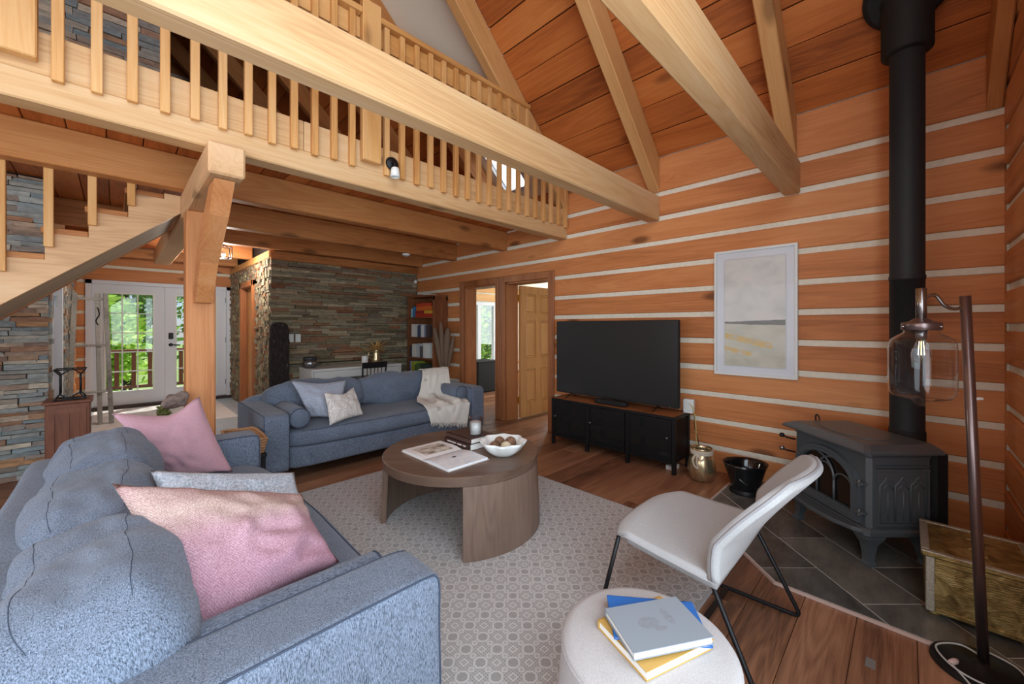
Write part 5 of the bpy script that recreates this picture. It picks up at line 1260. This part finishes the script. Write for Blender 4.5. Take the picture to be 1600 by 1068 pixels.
lathe('shade', [(.018, -.04), (.03, -.05), (.034, -.075), (.038, -.12), (.034, -.12), (.028, -.07), (0, -.055)], 'ceramic', sl_, 24, loc=(0, -.055, 0)); lathe('holder', [(0, -.03), (.02, -.032), (.024, -.055), (.0, -.056)], 'black', sl_, 16, loc=(0, -.055, 0))

# bookcase
bc = thing('bookcase', 'brown wooden bookcase with open shelves against the log wall', 'bookcase', (3.792, 5.875, 0))
bx, by, bz = .143, .405, 1.85
for s in (-1, 1): cbox('side', -bx, bx, s*by-(.02 if s > 0 else 0), s*by+(.02 if s < 0 else 0), 0, bz, 'bookcase', bc, .003)
cbox('top', -bx-.01, bx, -by-.01, by+.01, bz, bz+.025, 'bookcase', bc, .003); cbox('back', bx-.01, bx, -by, by, 0, bz, 'bookcase', bc); cbox('plinth', -bx+.01, bx, -by+.02, by-.02, 0, .08, 'bookcase', bc)
SH = (.08, .46, .80, 1.15, 1.49)
for z in SH: cbox('shelf', -bx+.004, bx-.01, -by+.02, by-.02, z, z+.02, 'bookcase', bc)
boxes('side_moulding', [(-bx, -bx+.03, -by-.006, -by, .08, bz), (bx-.03, bx, -by-.006, -by, .08, bz), (-bx, bx, -by-.006, -by, bz-.06, bz), (-bx, bx, -by-.006, -by, .08, .14)], 'bookcase', bc)
lathe('knob', [(.006, 0), (.006, .012), (.016, .018), (.016, .026), (0, .03)], 'wax', bc, 14, loc=(.02, -by-.002, 1.33), rot=(R(90), 0, 0))
def shelf_books(z, specs, group, shelfname):
    y = by-.03
    for (n, (r, g_, b), cname, hh, ww) in specs:
        for q in range(n):
            w = ww*random.uniform(.8, 1.2); h = hh*random.uniform(.92, 1.05)
            y -= w
            if y < -by+.03: return
            cbox('book', 3.792-bx+.03, 3.792+bx-.04, 5.875+y, 5.875+y+w-.0015, z+.0202, z+.02+h, pm(r, g_, b), bev=.002, label='%s book standing upright on the %s bookcase shelf' % (cname, shelfname), cat='book', group=group)
random.seed(21)
shelf_books(1.15, [(2, (110, 70, 54), 'brown', .2, .03), (3, (214, 210, 200), 'cream', .22, .033), (3, (196, 200, 196), 'pale grey', .23, .032), (3, (60, 72, 96), 'navy', .21, .035), (3, (206, 208, 210), 'off-white', .22, .033), (2, (120, 130, 150), 'slate blue', .2, .03), (3, (70, 58, 56), 'dark', .21, .035)], 'books on the second bookcase shelf', 'second')
shelf_books(.80, [(2, (60, 60, 66), 'charcoal', .2, .035), (4, (208, 204, 196), 'cream', .22, .034), (3, (180, 184, 188), 'grey', .23, .032), (3, (90, 84, 84), 'taupe', .2, .036), (4, (214, 212, 206), 'white spined', .24, .034)], 'books on the third bookcase shelf', 'third')
shelf_books(.46, [(1, (70, 120, 180), 'blue', .26, .03), (1, (206, 208, 206), 'white', .27, .03), (2, (176, 186, 70), 'lime green', .25, .06), (3, (92, 120, 62), 'green', .23, .06), (3, (60, 70, 60), 'dark green', .22, .05)], 'books on the lower bookcase shelf', 'lower')
y = 6.24
for (z, h, col, nm, a, b) in ((1.5102, .06, (178, 54, 36), 'red', 5.56, 6.08), (1.5704, .05, (214, 170, 60), 'yellow', 5.52, 5.80), (1.5704, .055, (150, 48, 40), 'dark red', 5.83, 6.08), (1.6256, .07, (214, 110, 44), 'orange', 5.60, 6.05), (1.6958, .055, (190, 70, 40), 'brick red', 5.66, 6.06), (1.752, .07, (40, 52, 74), 'navy', 5.60, 6.2)):
    if nm == 'navy': continue
    cbox('game_box', 3.69, 3.90, a, b, z, z+h, pm(*col), bev=.002, label='%s flat game box stacked on the top bookcase shelf' % nm, cat='box', group='game boxes on the top shelf')
for q, (col, nm) in enumerate((((60, 120, 170), 'blue'), ((150, 190, 200), 'pale blue'))): cbox('game_box', 3.69, 3.90, 6.11+.06*q, 6.165+.06*q, 1.5102, 1.70-.03*q, pm(*col), bev=.002, label='%s upright game box at the end of the top bookcase shelf' % nm, cat='box', group='game boxes on the top shelf')
pd = thing('platter', 'white shallow platter lying on top of the bookcase', 'plate', (3.78, 5.78, 1.875)); lathe('dish', [(0, .004), (.07, 0), (.1, .012), (.135, .022), (.13, .026), (.09, .016), (0, .010)], 'ceramic', pd, 32); lathe('foot_ring', [(.06, 0), (.062, .003), (.058, .003)], 'ceramic', pd, 32)
# pampas in a floor vase
pv = thing('pampas_vase', 'tall floor vase of brown pampas plumes beside the bookcase', 'vase', (3.70, 5.22, 0)); lathe('vase', [(0, 0), (.09, 0), (.11, .1), (.1, .3), (.07, .45), (.085, .5), (.075, .5), (.06, .45), (0, .1)], pm(120, 104, 92), pv, 28)
for (dx, dy, h, r) in ((-.10, .14, 1.34, .045), (-.04, .05, 1.42, .04), (.02, -.06, 1.33, .055), (.06, -.16, 1.2, .035), (-.02, .1, 1.2, .05), (.05, -.03, 1.25, .04)):
    pth = smooth_path([(0, 0, .1), (dx*.3, dy*.3, .6), (dx*.7, dy*.7, h*.8), (dx, dy, h)], 6); n = len(pth)
    tube('plume', pth, [max(.004, r*math.sin(math.pi*max(0, (i/n-.32)/.68))**.7) if i/n > .34 else .004 for i in range(n)], 'pampas', pv, 10)

# ================================================================== ENTRY SIDE
cb2 = thing('small_cabinet', 'small reddish brown wooden cabinet below the staircase', 'cabinet', (-.275, 4.86, 0))
cbox('body', -.12, .12, -.13, .13, .05, .735, 'redwood', cb2, .004); cbox('top', -.135, .135, -.145, .145, .735, .76, 'redwood', cb2, .005)
dd = boxes('door', [(-.10, -.07, -.138, -.13, .1, .7), (.07, .10, -.138, -.13, .1, .7), (-.07, .07, -.138, -.13, .66, .7), (-.07, .07, -.138, -.13, .1, .16), (-.008, .008, -.137, -.13, .16, .66)], 'redwood', cb2); lathe('knob', [(.005, 0), (.01, .012), (0, .018)], 'black', dd, 10, loc=(.08, -.138, .42), rot=(R(90), 0, 0))
for a in (-1, 1):
    for b in (-1, 1): cbox('foot', a*.1-.018, a*.1+.018, b*.11-.018, b*.11+.018, 0, .05, 'redwood', cb2)
ln = thing('wire_lantern', 'black geometric wire lantern standing on the small cabinet', 'lantern', (-.265, 4.83, .76))
o4 = [(-.085, -.085), (.085, -.085), (.085, .085), (-.085, .085)]; i4 = [(.055*a/.085, .055*b/.085) for a, b in o4]
for q in range(4):
    j_ = (q+1) % 4
    for pts in ([(*o4[q], .005), (*o4[j_], .005)], [(*o4[q], .245), (*o4[j_], .245)], [(*o4[q], .005), (*i4[q], .05)], [(*i4[q], .05), (*i4[q], .2)], [(*i4[q], .2), (*o4[q], .245)], [((o4[q][0]+o4[j_][0])/2, (o4[q][1]+o4[j_][1])/2, .005), (*i4[q], .05)], [((o4[q][0]+o4[j_][0])/2, (o4[q][1]+o4[j_][1])/2, .245), (*i4[q], .2)]):
        tube('wire', pts, .005, 'black', ln, 6)
cbox('floor_plate', -.05, .05, -.05, .05, .0, .006, 'black', ln)
ld = thing('ladder_rack', 'weathered grey wooden ladder rack beside the french doors', 'ladder', (-.14, 7.7, .0125))
for (x0, x1, y0, y1, t_) in ((-.30, -.26, -.05, .25, 1.80), (-.02, -.05, .12, .30, 1.80), (.09, .03, .1, .26, 1.80)):
    bar('rail', (x0, y0, 0), (x1, y1, t_), .05, .035, 'grey_wood', ld, up=(0, 1, 0), bev=.004)
for z, xa, xb in ((1.72, -.265, .03), (1.08, -.28, .06), (.45, -.29, .075)): bar('rung', (xa, -.02+.17*z, z), (xb, .10+.1*z, z), .03, .03, 'grey_wood', ld, bev=.004)
tube('hook', smooth_path([(-.05, .26, 1.6), (-.04, .2, 1.58), (-.03, .18, 1.5), (-.06, .17, 1.42), (-.04, .16, 1.36)], 6), .008, 'black', ld, 7)
lt = thing('ceiling_lantern', 'black open cage lantern hanging in the entry', 'lamp', (1.07, 6.85, 2.70))
tube('rod', [(0, 0, 0), (0, 0, -.22)], .006, 'black', lt, 8); lathe('canopy', [(0, -.02), (.05, -.015), (.05, 0), (0, 0)], 'black', lt, 20)
for q in range(4):
    a, b = o4[q]; c_, d_ = o4[(q+1) % 4]
    tube('cage_bar', [(a, b, -.22), (a, b, -.38)], .006, 'black', lt, 6); tube('cage_bar', [(a, b, -.22), (c_, d_, -.22)], .006, 'black', lt, 6); tube('cage_bar', [(a, b, -.38), (c_, d_, -.38)], .006, 'black', lt, 6); tube('cage_bar', [(a, b, -.22), (0, 0, -.2)], .005, 'black', lt, 6)
lathe('bulb', [(0, -.36), (.02, -.35), (.03, -.32), (.02, -.28), (0, -.27)], 'ceramic', lt, 16)
et = thing('end_table', 'narrow dark end table between the two sofas', 'table', (.70, 3.66, 0)); cbox('top', -.105, .105, -.24, .24, .37, .395, 'blackmatte', et, .004)
for a in (-1, 1):
    for b in (-1, 1): cbox('leg', a*.085-.014, a*.085+.014, b*.21-.014, b*.21+.014, 0, .37, 'blackmatte', et)
bs = thing('wicker_basket', 'shallow woven wicker basket on the end table between the sofas', 'basket', (.70, 3.66, .397))
for k in range(6):
    z = .01+.02*k; o = .004*k
    bm = bmesh.new(); tube_bm([(x, y, z+.004*math.sin(i*1.6)) for i, (x, y) in enumerate([(-.085-o, -.2-o), (-.03, -.205-o), (.03, -.205-o), (.085+o, -.2-o), (.09+o, -.1), (.09+o, .1), (.085+o, .2+o), (.03, .205+o), (-.03, .205+o), (-.085-o, .2+o), (-.09-o, .1), (-.09-o, -.1)])], .0115, 8, bm, True)
    link('weave_row', me_from('weave', bm, True), 'wicker', bs)
cbox('bottom', -.085, .085, -.2, .2, 0, .01, 'wicker', bs)
dwd = thing('driftwood_planter', 'driftwood chunk with mossy greens fixed to the timber post', 'plant', (.30, 3.80, .70)); rbox('driftwood', .075, .05, .05, 'driftwood', dwd, n=2.4, seg=12, amp=.03, freq=18, seed=4, loc=(.01, -.01, .11), rot=(0, R(-12), 0))
link('greens', foliage_me(420, .05, .05, .09, .013, 31), 'moss', dwd, (-.06, 0, .02), kind='stuff')
# side room furniture glimpsed through the doorway
sc_ = thing('dark_sideboard', 'black sideboard seen through the open doorway', 'sideboard', (5.45, 6.35, 0)); cbox('body', -.3, .3, -.25, .25, .02, .62, 'blackmatte', sc_, .005); cbox('plinth', -.28, .28, -.23, .23, 0, .02, 'blackmatte', sc_); cbox('top', -.31, .31, -.26, .26, .62, .64, 'blackmatte', sc_, .004)
bn = thing('window_bench', 'low bench with a patterned cushion under the side room window', 'bench', (6.55, 6.95, 0)); cbox('frame', -.7, .7, -.25, .25, .22, .28, 'bookcase', bn, .004); rbox('cushion', .7, .25, .07, 'pattern', bn, n=6, seg=10, loc=(0, 0, .345))
for a in (-1, 1):
    for b in (-1, 1): cbox('leg', a*.65-.025, a*.65+.025, b*.2-.025, b*.2+.025, 0, .22, 'bookcase', bn)
# lit bulb of the entry lantern
pl = bpy.data.lights.new('lantern_bulb', 'POINT'); pl.energy = 45; pl.shadow_soft_size = .05; pl.color = (1, .95, .88)
plo = bpy.data.objects.new('lantern_bulb', pl); C.objects.link(plo); plo.location = (1.07, 6.85, 2.29)
